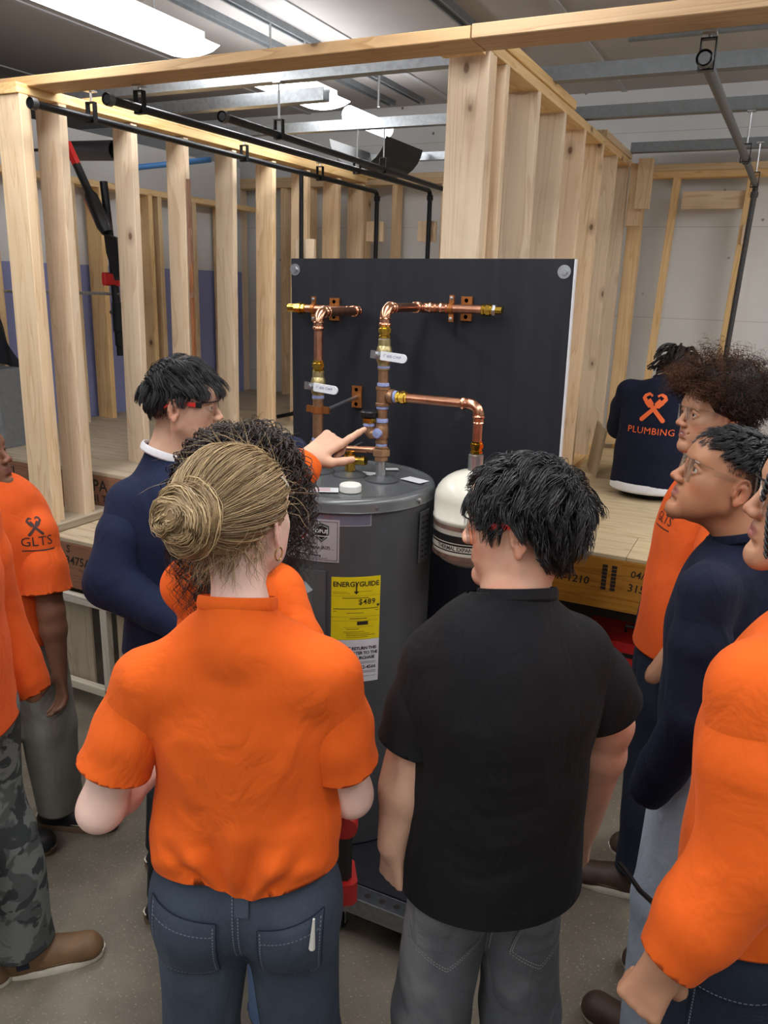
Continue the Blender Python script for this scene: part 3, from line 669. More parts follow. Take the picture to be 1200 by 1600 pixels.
mb = MB(); disc(mb, -.034, .026, circ(.027, 24), .0028); mb.build('seal', M['letterred'], sp)
mb = MB(); disc(mb, -.034, .026, circ(.0215, 24), .0031); mb.build('seal_ring', M['silver'], sp)
mb = MB(); disc(mb, -.034, .022, [(-.012, -.012), (.012, -.012), (.008, .004), (.004, .0), (.0, .014), (-.004, .0), (-.008, .004)], .0034); mb.build('seal_emblem', M['letterred'], sp)
put('Provided by the', 0, -.010, .0075, 'ink', .0001, sp, A_S, Z_S, .0028); put('Community Foundation (RCF)', -.006, -.0215, .0118, 'ink', .0003, sp, A_S, Z_S, .0028)
put('and', 0, -.031, .0075, 'ink', .0001, sp, A_S, Z_S, .0028); put('with assistance by', 0, -.038, .0075, 'ink', .0001, sp, A_S, Z_S, .0028); put('Plumbing & Heating', -.004, -.047, .0105, 'ink', .0003, sp, A_S, Z_S, .0028)
mb = MB(); strip(mb, A_S, Z_S, -.05, .06, -.0565, -.0553, .0028); strip(mb, A_S, Z_S, .0, .08, -.027, -.0264, .0028); mb.build('fine_print', M['ink'], sp)
# access cover
A_C = A_S - .152
cov = label_patch('access_cover', A_C, Z_S - .21, .2, .23, M['grey_cap'], .008)
ci = MB()
for (x0, x1, y0, y1), r in (((-.06, .06, -.09, .075), .012), ):
    r0 = R_ - .0055 + .009
    vs = [cylp(A_C + x/R_, Z_S - .21 + y, r0) for x, y in ((x0, y0), (x1, y0), (x1, y1-.025), (x1-.025, y1), (x0+.025, y1), (x0, y1-.025))]
    vs += [cylp(A_C + x/R_, Z_S - .21 + y, r0 + r) for x, y in ((x0+.012, y0+.012), (x1-.012, y0+.012), (x1-.012, y1-.033), (x1-.033, y1-.012), (x0+.033, y1-.012), (x0+.012, y1-.033))]
    ci.add(vs, [(0,1,7,6), (1,2,8,7), (2,3,9,8), (3,4,10,9), (4,5,11,10), (5,0,6,11), (6,7,8,9,10,11)])
ci.build('cover_boss', M['grey_cap'], cov)
# slotted bracket on the right side of the jacket
A_B = -.09
br = label_patch('slotted_bracket', A_B, 1.23, .055, .17, M['grey_metal'], .012)
mb = MB()
for k in range(8):
    for dx in (-.012, .012): strip(mb, A_B, 1.165 + k*.019, dx-.008, dx+.008, -.003, .003, .0125)
mb.build('bracket_slots', M['ink'], br)
MB().cyl(cylp(-.2, 1.355), cylp(-.2, 1.355) + V((.012, 0, 0)), .008).build('rim_screw', M['zinc'], wh)
MB().cyl(cylp(-.75, 1.352), cylp(-.75, 1.352) + V((.006, -.006, 0)), .004).build('rim_screw', M['zinc'], wh)
# papers and cap on top
def top_paper(x, y, w_, h_, rot, mat, label=None):
    F = MX.Translation((x, y, 1.3812)) @ MX.Rotation(rot, 4, 'Z')
    return MB().box((-w_/2, -h_/2, 0), (w_/2, h_/2, .0008), 0, F).build('paper_sticker', mat, wh)
a_ = top_paper(-1.25, 2.06, .19, .055, .5, M['paper'])
for k in range(3): MB().box((-.08, -.015+k*.014, .0009), (.07, -.011+k*.014, .0012), 0, MX.Translation((-1.25, 2.06, 1.3812)) @ MX.Rotation(.5, 4, 'Z')).build('sticker_print', M['letterred'], a_)
top_paper(-1.18, 2.36, .075, .045, .2, M['paper']); top_paper(-1.02, 2.36, .085, .05, -.3, M['paper']); top_paper(-1.16, 2.46, .06, .03, .6, M['paper'])
MB().lathe([(.034, 1.379), (.034, 1.398), (.031, 1.402), (.001, 1.402)], MX.Translation((-1.135, 2.125, 0)), 24).build('plug_cap', M['white'], wh, smooth=True)
for x, y in ((-1.355, 2.30), (-1.237, 2.31), (-1.118, 2.31)):
    MB().lathe([(.056, 1.379), (.056, 1.383), (.03, 1.393), (.018, 1.394)], MX.Translation((x, y, 0)), 28).build('nipple_flange', M['grey_metal'], wh, smooth=True)

# ------------------------------------------------------------------ piping
pp = thing('copper_piping', 'copper and brass demonstration piping rising from the water heater to the board', 'piping', (-1.118, 2.31, 1.39))
PR = .0148
def seg(a, b, mat='copper', r=PR, nm='copper_pipe'): return MB().cyl(a, b, r, 18).build(nm, M[mat], pp, smooth=True)
def ring(p, d, prof, mat, nm, n=18):
    return MB().lathe(prof, frame(d, None, p), n).build(nm, M[mat], pp, smooth=True, ang=.5)
def press(p, d, mat='copper_bright', L=.03, r=PR):   # press-fit end: bulged bead ring
    return ring(p, d, [(r+.001, 0), (r+.0045, .003), (r+.0055, .006), (r+.0045, .010), (r+.0022, .012), (r+.0022, L-.006), (r+.004, L-.003), (r+.001, L)], mat, 'press_fitting')
def elbow(p, d1, d2, rad=.034, mat='copper_bright'):
    p, d1, d2 = V(p), V(d1), V(d2)
    pts = [p - d1*rad*(1) ]
    for k in range(9):
        t = k/8*PI/2; pts.append(p - d1*rad + d1*rad*math.sin(t) + d2*rad*(1-math.cos(t)))
    MB().tube(pts, PR+.0025, 16).build('elbow', M[mat], pp, smooth=True)
    press(p - d1*(rad+.026), d1, mat, .028); press(p + d2*(rad-.002), d2, mat, .028)
def tape(p, d, r=.019, L=.012): ring(p, d, [(r-.001, 0), (r+.0012, .001), (r+.0016, L*.5), (r+.0004, L-.001), (r-.001, L)], 'tape', 'thread_tape')
def brass_adapter(p, d, L=.046):
    ring(p, d, [(PR+.001, 0), (PR+.005, .003), (PR+.005, .010), (PR+.0022, .012), (PR+.0022, .018), (PR+.0065, .019), (PR+.0065, .032), (PR+.003, .034), (PR+.003, L)], 'brass', 'brass_adapter', 8)
def hexnut(p, d, r, L, mat='bronze', nm='union_nut'): ring(p, d, [(r*.8, 0), (r, .003), (r, L-.003), (r*.8, L)], mat, nm, 6)
Zu = V((0, 0, 1)); Xu = V((1, 0, 0)); Yu = V((0, 1, 0))
def valve(x, y, z):
    """ball valve with lever pointing +X; z is its centre"""
    ring((x, y, z-.05), Zu, [(.016, 0), (.0195, .003), (.0195, .022), (.022, .026), (.0245, .036), (.0255, .05), (.0245, .064), (.022, .074), (.0195, .078), (.0195, .097), (.016, .1)], 'brass_dull', 'valve_body')
    st = MB().cyl((x, y-.02, z+.002), (x, y-.042, z+.002), .009, 12).build('valve_stem', M['brass_dull'], pp, smooth=True)
    hexn = MB().lathe([(.0, 0), (.011, 0), (.011, .008), (.005, .009), (.005, .013), (0, .013)], frame((0, -1, 0), None, (x, y-.044, z+.002)), 6).build('lever_nut', M['zinc'], st)
    F = MX(((1, 0, 0, x), (0, 0, -1, y-.045), (0, 1, 0, z+.002), (0, 0, 0, 1))) @ MX.Rotation(-.07, 4, 'Z')
    pts = [(-.022, -.012), (.012, -.012), (.02, -.013), (.088, -.013)] + circ(.013, 6, (.088, 0), -PI/2, PI/2)[1:] + [(.088, .013), (.02, .013), (.012, .012), (-.022, .012)]
    lv = MB().poly([(.012, -.0135), (.088, -.0135)] + circ(.0135, 8, (.088, 0), -PI/2, PI/2)[1:] + [(.088, .0135), (.012, .0135)], 0, .006, F).build('lever_grip', M['white_grip'], pp)
    MB().box((-.024, -.012, -.001), (.014, .012, .004), 0, F).build('lever_plate', M['zinc'], lv)
    letters('lever_print', '1" 600 CWP', .012, F @ MX.Translation((.052, .001, .006)), M['blue_ink'], lv)
# cold riser (right)
cx, cy = -1.122, 2.31; Zc = 1.93
seg((cx, cy, 1.39), (cx, cy, 1.45), 'zinc', .0165, 'steel_nipple')
hexnut((cx, cy, 1.443), Zu, .024, .018, 'bronze'); hexnut((cx, cy, 1.459), Zu, .031, .026, 'bronze'); hexnut((cx, cy, 1.484), Zu, .023, .01, 'bronze')
tape((cx, cy, 1.492), Zu, .017, .01)
ring((cx, cy, 1.5), Zu, [(.016, 0), (.0205, .003), (.0205, .01), (.018, .012), (.018, .018), (.0215, .02), (.0225, .03), (.0225, .05), (.021, .058), (.0205, .06), (.0205, .068), (.016, .07)], 'bronze', 'mixing_tee')
tape((cx, cy, 1.57), Zu, .0185, .014)
seg((cx, cy, 1.58), (cx, cy, 1.625), 'bronze', .0165, 'bronze_nipple')
tape((cx, cy, 1.614), Zu, .0185, .01)
ring((cx, cy, 1.623), Zu, [(.016, 0), (.0235, .002), (.0235, .01), (.0205, .012), (.0205, .052), (.0235, .054), (.0235, .062), (.016, .064)], 'bronze', 'tee')
ring((cx+.012, cy, 1.657), Xu, [(.015, 0), (.0185, .004), (.022, .012), (.0235, .018), (.0235, .026), (.016, .028)], 'bronze', 'tee_branch')
tape((cx, cy, 1.687), Zu, .0185, .012)
seg((cx, cy, 1.695), (cx, cy, 1.75), 'bronze', .0165, 'bronze_nipple')
tape((cx, cy, 1.744), Zu, .0185, .011)
valve(cx, cy, 1.787)
tape((cx, cy, 1.825), Zu, .017, .012)
brass_adapter((cx, cy, 1.836), Zu, .04)
elbow((cx, cy, Zc), Zu, Yu, .03); seg((cx, cy+.04, Zc), (cx, 2.56, Zc)); elbow((cx, 2.595, Zc), Yu, Xu, .03)
seg((cx+.04, 2.595, Zc), (-.90, 2.595, Zc)); press((-1.055, 2.595, Zc), Xu); brass_adapter((-.905, 2.595, Zc), Xu, .04); hexnut((-.868, 2.595, Zc), Xu, .019, .012, 'zinc', 'plug_nut'); seg((-.857, 2.595, Zc), (-.834, 2.595, Zc), 'brass', .013, 'brass_plug')
# branch to the expansion tank
tape((cx+.04, cy, 1.657), Xu, .0185, .01); brass_adapter((cx+.048, cy, 1.657), Xu, .04)
ex = -.795
seg((cx+.08, cy, 1.657), (ex-.05, cy, 1.657)); elbow((ex, cy, 1.657), Xu, -Zu, .032); seg((ex, cy, 1.62), (ex, cy, 1.54)); brass_adapter((ex, cy, 1.505), Zu, .04)
ring((ex, cy, 1.43), Zu, [(.02, 0), (.0235, .004), (.0235, .072), (.018, .075)], 'zinc', 'tank_nipple')
# mixing branch with adjuster left of the cold riser
ring((cx-.012, cy, 1.535), -Xu, [(.014, 0), (.018, .004), (.018, .014), (.013, .016)], 'bronze', 'tee_branch')
lx = cx - .042
MB().tube([(cx-.015, cy-.006, 1.535), (lx+.008, cy-.01, 1.53), (lx, cy-.01, 1.54), (lx, cy-.01, 1.56)], .0175, 14).build('street_elbow', M['bronze'], pp, smooth=True)
tape((lx, cy-.01, 1.556), Zu, .0185, .01); hexnut((lx, cy-.01, 1.565), Zu, .024, .02, 'brass', 'brass_nut')
ring((lx, cy-.01, 1.584), Zu, [(.02, 0), (.029, .004), (.031, .01), (.031, .018), (.027, .022), (.001, .022)], 'black_plastic', 'adjuster_knob', 12)
ring((cx-.004, cy-.016, 1.537), V((-.2, -1, 0)), [(.016, 0), (.016, .012), (.012, .014), (.001, .014)], 'tape', 'test_plug', 14)
# hot riser (left)
hx, hy = -1.357, 2.30; Zh = 1.908
seg((hx, hy, 1.39), (hx, hy, 1.45), 'zinc', .0165, 'steel_nipple')
hexnut((hx, hy, 1.435), Zu, .026, .02, 'bronze'); hexnut((hx, hy, 1.454), Zu, .031, .03, 'bronze'); tape((hx, hy, 1.484), Zu, .0195, .012)
seg((hx, hy, 1.494), (hx, hy, 1.635), 'bronze', .0178, 'bronze_nipple'); tape((hx, hy, 1.629), Zu, .019, .012)
valve(hx, hy, 1.672)
brass_adapter((hx, hy, 1.713), Zu, .042); seg((hx, hy, 1.75), (hx, hy, 1.85))
elbow((hx, hy, Zh), Zu, Yu, .03); seg((hx, hy+.04, Zh), (hx, 2.56, Zh)); elbow((hx, 2.595, Zh), Yu, -Xu, .03)
seg((hx-.04, 2.595, Zh), (-1.60, 2.595, Zh)); brass_adapter((-1.585, 2.595, Zh), -Xu, .045); seg((-1.63, 2.595, Zh), (-1.66, 2.595, Zh), 'brass', .015, 'brass_plug')
# crossover pipe between risers
seg((hx+.02, hy, 1.464), (cx-.02, cy, 1.478), 'copper_bright', .011, 'crossover_pipe')
# split ring support on the hot riser
MB().lathe([(.0185, -.011), (.022, -.011), (.022, .011), (.0185, .011)], MX.Translation((hx, hy, 1.592)), 20, cap=False).build('split_ring', M['copper_paint'], pp, smooth=True)
for sx in (-1, 1): MB().box((hx+sx*.032-.011, hy-.005, 1.581), (hx+sx*.032+.011, hy+.005, 1.603)).build('split_ring_ear', M['copper_paint'], pp)
MB().cyl((hx+.03, hy+.0, 1.592), (-1.39, 2.64, 1.595), .0065, 10).build('support_rod', M['zinc'], pp)
def block(x, z, par=pp):
    o = MB().cbox((x-.02, 2.634, z-.04), (x+.02, 2.647, z+.04), .002).build('mounting_block', M['copper_paint'], par)
    for dz in (-.027, .027): MB().lathe([(0, .0006), (.007, .0006)], frame((0, -1, 0), None, (x, 2.634, z+dz)), 12).build('screw_hole', M['ink'], o)
block(-1.39, 1.595); block(-.975, Zc); block(-1.49, Zh)
for x, z in ((-1.013, Zc), (-1.553, Zh)):
    MB().lathe([(.0155, -.007), (.0185, -.007), (.0185, .007), (.0155, .007)], frame(Xu, None, (x, 2.595, z)), 18, cap=False).build('pipe_clamp', M['copper_paint'], pp, smooth=True)
    for dz in (-.03, .03):
        q = MB().box((x-.008, 2.592, z+dz-.014), (x+.008, 2.6, z+dz+.014)).build('clamp_ear', M['copper_paint'], pp)
        MB().lathe([(.006, 0), (.006, .003), (.0, .004)], frame((0, -1, 0), None, (x, 2.592, z+dz+.004*(1 if dz > 0 else -1))), 10).build('clamp_screw', M['zinc'], q)
    MB().cyl((x, 2.6, z), (x, 2.647, z), .006).build('clamp_rod', M['zinc'], pp)
# relief valve
tp = thing('relief_valve', 'small brass relief valve on top of the water heater', 'valve', (-1.237, 2.31, 1.393))
MB().lathe([(.015, 1.393), (.018, 1.398), (.018, 1.44), (.021, 1.442), (.021, 1.452), (.012, 1.456), (.01, 1.47), (.0, 1.472)], MX.Translation((-1.237, 2.31, 0)), 16).build('body', M['brass'], tp, smooth=True, ang=.5)
MB().lathe([(.012, 0), (.014, .01), (.014, .03), (.017, .032), (.017, .045), (.01, .046)], frame((1, .1, .12), None, (-1.225, 2.31, 1.43)), 14).build('outlet', M['brass'], tp, smooth=True, ang=.5)
MB().box((-.004, -.006, 0), (.05, .006, .003), 0, MX.Translation((-1.237, 2.31, 1.472)) @ MX.Rotation(-.5, 4, 'Y')).build('lever', M['zinc'], tp)

# expansion tank ---------------------------------------------------------------
et = thing('expansion_tank', 'cream white expansion tank hanging from the copper branch beside the water heater', 'tank', (ex, cy, 1.18))
er = .122; ez0, ez1 = 1.14, 1.455
prof = []
for k in range(9):
    a = k/8*PI/2; prof.append((max(.001, er*math.sin(a)), ez0 + .075 - .075*math.cos(a)))
prof += [(er, 1.30), (er+.002, 1.302), (er+.002, 1.312), (er, 1.314), (er, 1.365)]
for k in range(1, 9):
    a = k/8*PI/2; prof.append((max(.02, er*math.cos(a)), ez1 - .09 + .09*math.sin(a)))
TE = MX.Translation((ex, cy, 0))
MB().lathe(prof, TE, 48).build('shell', M['tank_white'], et, smooth=True, ang=1.2)
def band(z0, z1, mat, lift, nm): return MB().lathe([(er+lift, z0), (er+lift, z1)], TE, 48, cap=False).build(nm, M[mat], et, smooth=True)
band(1.283, 1.297, 'rust_band', .0006, 'seam_band'); b1 = band(1.245, 1.268, 'black_band', .0006, 'print_band'); band(1.236, 1.242, 'black_band', .0006, 'print_line'); band(1.215, 1.219, 'black_band', .0006, 'print_line'); band(1.190, 1.205, 'rust_band', .0004, 'seam_band')
rr = er + .0008; fa = math.atan2(-cy, -ex)
letters('band_lettering', 'THERMAL EXPANSION TANK', .0175, None, M['ink'], et, .0003, lambda x, y: V((ex + rr*math.cos(fa - .1 + x/rr), cy + rr*math.sin(fa - .1 + x/rr), 1.227 + y)), space=.9)
# ================================================================== PEOPLE: implicit-surface body builder
A = lambda v: np.asarray(v, dtype=np.float64)
def unit(v): v = A(v); return v / (np.linalg.norm(v) + 1e-12)
class Field:
    def __init__(s, lo, hi, h):
        s.lo = A(lo); s.h = h; s.n = np.ceil((A(hi) - s.lo) / h).astype(int) + 1
        s.d = np.full(s.n, .5, np.float32)
    def sub(s, lo, hi):
        i0 = np.clip(np.floor((A(lo) - s.lo) / s.h).astype(int), 0, s.n); i1 = np.clip(np.ceil((A(hi) - s.lo) / s.h).astype(int) + 1, 0, s.n)
        if (i1 <= i0).any(): return None, None
        ax = [(s.lo[k] + s.h * np.arange(i0[k], i1[k])).astype(np.float32) for k in range(3)]
        return tuple(slice(i0[k], i1[k]) for k in range(3)), (ax[0][:, None, None], ax[1][None, :, None], ax[2][None, None, :])
    def put(s, sl, dn, k, op):
        d = s.d[sl]
        if op == 'sub': dn = -dn; h = np.clip(.5 - .5*(d - dn)/k, 0, 1); s.d[sl] = d*(1-h) + dn*h + k*h*(1-h)
        else: h = np.clip(.5 + .5*(d - dn)/k, 0, 1); s.d[sl] = d*(1-h) + dn*h - k*h*(1-h)
    def cap(s, a, b, ra, rb=None, k=.02, flat=None, op='add'):
        a, b = A(a), A(b); rb = ra if rb is None else rb; R = max(ra, rb) * (max(1, flat[1]) if flat else 1) + k + 2*s.h
        sl, X = s.sub(np.minimum(a, b) - R, np.maximum(a, b) + R)
        if sl is None: return s
        u = b - a; L = float(u @ u) + 1e-12
        P = [X[i] - np.float32(a[i]) for i in range(3)]
        t = np.clip((P[0]*u[0] + P[1]*u[1] + P[2]*u[2]) / L, 0, 1)
        Q = [P[i] - t*np.float32(u[i]) for i in range(3)]
        q2 = Q[0]**2 + Q[1]**2 + Q[2]**2
        if flat:
            ax, f = unit(flat[0]), flat[1]; c = Q[0]*ax[0] + Q[1]*ax[1] + Q[2]*ax[2]
            q2 = q2 - c*c + (c/f)**2
        dn = np.sqrt(q2) - (ra + (rb - ra)*t)
        if flat: dn = dn * ((1+min(1, flat[1]))/2)
        s.put(sl, dn.astype(np.float32), k, op); return s
    def ell(s, c, r, k=.01, M=None, op='add'):
        c, r = A(c), A(r); Rm = r.max() + k + 2*s.h
        sl, X = s.sub(c - Rm, c + Rm)
        if sl is None: return s
        P = [X[i] - np.float32(c[i]) for i in range(3)]
        if M is not None: P = [P[0]*M[0][i] + P[1]*M[1][i] + P[2]*M[2][i] for i in range(3)]   # M columns = axes
        k0 = np.sqrt((P[0]/r[0])**2 + (P[1]/r[1])**2 + (P[2]/r[2])**2) + 1e-6
        k1 = np.sqrt((P[0]/r[0]**2)**2 + (P[1]/r[1]**2)**2 + (P[2]/r[2]**2)**2) + 1e-6
        s.put(sl, (k0*(k0-1)/k1).astype(np.float32), k, op); return s
    def mesh(s):
        d = s.d; neg = d < 0
        c = neg[:-1, :-1, :-1].astype(np.int8)
        for o in ((1,0,0),(0,1,0),(0,0,1),(1,1,0),(1,0,1),(0,1,1),(1,1,1)):
            c = c + neg[o[0]:d.shape[0]-1+o[0], o[1]:d.shape[1]-1+o[1], o[2]:d.shape[2]-1+o[2]]
        act = np.argwhere((c > 0) & (c < 8))
        idx = np.full(c.shape, -1, np.int32); idx[tuple(act.T)] = np.arange(len(act))
        cor = [(x, y, z) for x in (0, 1) for y in (0, 1) for z in (0, 1)]
        val = {o: d[act[:,0]+o[0], act[:,1]+o[1], act[:,2]+o[2]] for o in cor}
        acc = np.zeros((len(act), 3)); cnt = np.zeros(len(act))
        for o in cor:
            for ax in range(3):
                if o[ax] == 0:
                    p = list(o); p[ax] = 1; p = tuple(p); a, b = val[o], val[p]; m = (a < 0) != (b < 0)
                    t = np.where(m, a / np.where(m, a - b, 1), 0); q = np.zeros((len(act), 3)); q[:] = o; q[:, ax] = t
                    acc += q * m[:, None]; cnt += m
        vs = s.lo + (act + acc / cnt[:, None]) * s.h
        fs = []
        for ax in range(3):
            sl0 = [slice(None)]*3; sl1 = [slice(None)]*3; sl0[ax] = slice(0, -1); sl1[ax] = slice(1, None)
            a, b = neg[tuple(sl0)], neg[tuple(sl1)]; u, v = (ax+1) % 3, (ax+2) % 3
            for flip, m in ((False, a & ~b), (True, ~a & b)):
                e = np.argwhere(m); e = e[(e[:, u] > 0) & (e[:, v] > 0) & (e[:, u] < d.shape[u]-1) & (e[:, v] < d.shape[v]-1)]
                q = []
                for du, dv in ((1, 1), (0, 1), (0, 0), (1, 0)):
                    t = e.copy(); t[:, u] -= du; t[:, v] -= dv; q.append(idx[tuple(t.T)])
                q = np.stack(q, 1); fs.append(q[:, ::-1] if flip else q)
        fs = np.concatenate(fs); return vs, fs[(fs >= 0).all(1)]
def normals(vs, fs):
    a = vs[fs[:, 2]] - vs[fs[:, 0]]; b = vs[fs[:, 3]] - vs[fs[:, 1]]; n = np.cross(a, b); out = np.zeros_like(vs)
    for k in range(4): np.add.at(out, fs[:, k], n)
    return out / (np.linalg.norm(out, axis=1, keepdims=True) + 1e-12)
def smooth(vs, fs, it=1, lam=.5):
    e = np.concatenate([fs[:, [0, 1]], fs[:, [1, 2]], fs[:, [2, 3]], fs[:, [3, 0]]])
    for _ in range(it):
        acc = np.zeros_like(vs); cnt = np.zeros(len(vs))
        np.add.at(acc, e[:, 0], vs[e[:, 1]]); np.add.at(cnt, e[:, 0], 1)
        vs = vs + lam * (acc / np.maximum(cnt, 1)[:, None] - vs)
    return vs
class Folds:
    """cloth folds: a few warped plane waves plus creases laid along given segments"""
    def __init__(s, seed, amp=.004, freq=26., n=5, up=.35):
        r = np.random.default_rng(seed); s.w = []
        for i in range(n):
            k = unit(r.normal(size=3) * (1, 1, up)); s.w.append((k * freq * r.uniform(.5, 1.7), r.uniform(0, 6.28), amp * r.uniform(.4, 1.)))
        s.warp = [(unit(r.normal(size=3)) * freq * .35, r.uniform(0, 6.28)) for _ in range(3)]; s.cre = []
    def crease(s, a, b, wd, dep): s.cre.append((A(a), A(b), wd, dep)); return s
    def __call__(s, p):
        q = p + .03 * np.stack([np.sin(p @ k + ph) for k, ph in s.warp], 1)
        out = np.zeros(len(p))
        for k, ph, a in s.w:
            t = np.sin(q @ k + ph); out += a * (np.sign(t) * np.abs(t)**1.4)
        for a, b, wd, dep in s.cre:
            u = b - a; t = np.clip((p - a) @ u / (u @ u), 0, 1); dd = np.linalg.norm(p - a - t[:, None]*u, axis=1)
            out += dep * np.exp(-(dd/wd)**2) * np.sin(np.clip(t*.9 + .1, 0, 1)*PI)**.5
        return out
def cut_mesh(vs, fs, cuts, hem=.006):
    """open cloth at planes (point, outward normal, radius) and fold a small hem inwards"""
    bm = bmesh.new(); bv = [bm.verts.new(p) for p in vs]
    for f in fs: bm.faces.new([bv[i] for i in f])
    bm.verts.index_update()
    for cu in cuts:
        c, n, r = V(cu[0]), V(cu[1]).normalized(), cu[2]; ok = cu[3] if len(cu) > 3 else (lambda p: True)
        fsel = [f for f in bm.faces if (f.calc_center_median() - c).length < r and ok(f.calc_center_median())]
        geom = set(fsel)
        for f in fsel: geom.update(f.edges); geom.update(f.verts)
        bmesh.ops.bisect_plane(bm, geom=list(geom), plane_co=c, plane_no=n, clear_outer=True, dist=1e-5)
        be = [e for e in bm.edges if len(e.link_faces) == 1 and all(abs((v.co - c).dot(n)) < .002 and (v.co - c).length < r and ok(v.co - n*.004) for v in e.verts)]
        if hem and be:
            ret = bmesh.ops.extrude_edge_only(bm, edges=be)
            for v in [g for g in ret['geom'] if isinstance(g, bmesh.types.BMVert)]:
                rad = v.co - c; rad -= n * rad.dot(n)
                v.co -= rad.normalized() * hem + n * hem * 2.5
    for v in [v for v in bm.verts if not v.link_faces]: bm.verts.remove(v)
    for f in bm.faces: f.smooth = True
    return bm
def bm_obj(name, bm, mat, parent, M4=None):
    M4 = M4 or MX(); bm.transform(M4.inverted()); me = bpy.data.meshes.new(name); bm.to_mesh(me); bm.free()
    for m in (mat if isinstance(mat, list) else [mat]): me.materials.append(m)
    return link(bpy.data.objects.new(name, me), parent, M4)
def bvh_of(o):
    m = wm(o); return BVHTree.FromPolygons([m @ v.co for v in o.data.vertices], [tuple(p.vertices) for p in o.data.polygons])
def fine(vs, fs, seg):
    bm = bmesh.new(); bv = [bm.verts.new((x, y, 0)) for x, y in vs]
    for f in fs:
        try: bm.faces.new([bv[i] for i in f])
        except ValueError: pass
    bmesh.ops.triangulate(bm, faces=[f for f in bm.faces if len(f.verts) > 4])
    for _ in range(6):
        e = [e for e in bm.edges if e.calc_length() > seg]
        if not e: break
        bmesh.ops.subdivide_edges(bm, edges=e, cuts=1); bmesh.ops.triangulate(bm, faces=[f for f in bm.faces if len(f.verts) > 3])
    bm.verts.index_update(); out = [tuple(v.co.xy) for v in bm.verts], [tuple(v.index for v in f.verts) for f in bm.faces]; bm.free(); return out
def project(name, pieces, origin, u, v, d, bvh, off, mat, parent, maxd=.4, seg=.016, maxdev=.075):
    alldep, fdep = [], []
    """drop flat 2-D pieces (x along u, y along v) on a surface along d"""
    mb = MB(); u, v, d, origin = V(u).normalized(), V(v).normalized(), V(d).normalized(), V(origin)
    for vs, fs in pieces:
        out = []; vs, fs = fine(vs, fs, seg)
        dep = []
        for x, y in vs:
            p = origin + u*x + v*y; hit = bvh.ray_cast(p - d*.15, d, maxd)
            out.append((hit[0] - d*off) if hit[0] is not None else p); dep.append(hit[3] if hit[0] is not None else 9.)
        alldep += dep; mb.add(out, fs); fdep += [max(dep[i] for i in f) - 0. for f in fs]
    med = sorted(alldep)[len(alldep)//2]; keep = [k for k, q in enumerate(fdep) if abs(q - med) < maxdev]
    mb.f = [mb.f[k] for k in keep]; mb.mi = [0]*len(mb.f)
    used = sorted({i for f in mb.f for i in f}); ren = {i: k for k, i in enumerate(used)}; mb.v = [mb.v[i] for i in used]; mb.f = [tuple(ren[i] for i in f) for f in mb.f]
    return mb.build(name, mat, parent, smooth=False)
def grid_poly(pts, n=10):
    """quad patch over a 4-corner outline (bl, br, tr, tl)"""
    a, b, c, d = [A(p) for p in pts]; vs = []
    for j in range(n+1):
        for i in range(n+1):
            s_, t = i/n, j/n; vs.append(tuple((a*(1-s_)+b*s_)*(1-t) + (d*(1-s_)+c*s_)*t))
    return vs, [(j*(n+1)+i, j*(n+1)+i+1, (j+1)*(n+1)+i+1, (j+1)*(n+1)+i) for j in range(n) for i in range(n)]
def line_strip(pts, wd, dash=None):
    vs, fs = [], []
    pts = [A(p) for p in pts]
    for a, b in zip(pts[:-1], pts[1:]):
        L = np.linalg.norm(b-a); t = (b-a)/L; nn = A((-t[1], t[0]))*wd/2; m = max(1, int(L/.012)) if not dash else max(1, int(L/dash))
        for i in range(m):
            p, q = a + t*L*i/m, a + t*L*(i + (.62 if dash else 1))/m; k = len(vs)
            vs += [tuple(p-nn), tuple(q-nn), tuple(q+nn), tuple(p+nn)]; fs.append((k, k+1, k+2, k+3))
    return vs, fs

# ------------------------------------------------------------------ cloth, skin, hair materials
def cloth(name, col, var=.1, weave=900, rough=.85, soft=.3, tone=6., fade=None, denim=False, wrinkle=.45):
    s = NT(name); c = s.coord()
    a = s.noise(c, tone, 4); b = s.noise(c, weave, 2); e = s.noise(c, 60, 3)
    col2 = tuple(x*(1-var*2) for x in col[:3]) + (1,)
    cc = s.ramp(a, [(.3, col2), (.7, col)])
    if fade: cc = s.mix(s.ramp(s.noise(c, 3.3, 3, .6), [(.48, G(0)), (.68, G(.8))]), cc, fade)
    if denim:
        wv = s.noise(s.n('ShaderNodeMapping', i_Vector=c, i_Rotation=(.5, .3, .6), i_Scale=(700, 120, 120)).outputs[0], 1., 2)
        cc = s.mix(s.math('MULTIPLY', wv, .45), cc, tuple(min(1, x*1.9 + .02) for x in col[:3]) + (1,))
    s.set(Base_Color=cc, Roughness=rough, Sheen_Weight=soft, Sheen_Roughness=.5, Specular_IOR_Level=.2)
    s.put(s.b.inputs['Sheen Tint'], tuple(min(1, x*1.2+.1) for x in col[:3]) + (1,))
    s.bump(s.math('ADD', b, s.math('MULTIPLY', e, 1.2)), .22, .0012)
    wr = s.noise(s.n('ShaderNodeMapping', i_Vector=c, i_Scale=(1, 1, .6)).outputs[0], 11, 3, .5, 1.4); bn = s.b.inputs['Normal'].links[0].from_node
    s.put(bn.inputs['Normal'], s.n('ShaderNodeBump', i_Height=wr, i_Strength=wrinkle, i_Distance=.02).outputs[0])
    return s.m
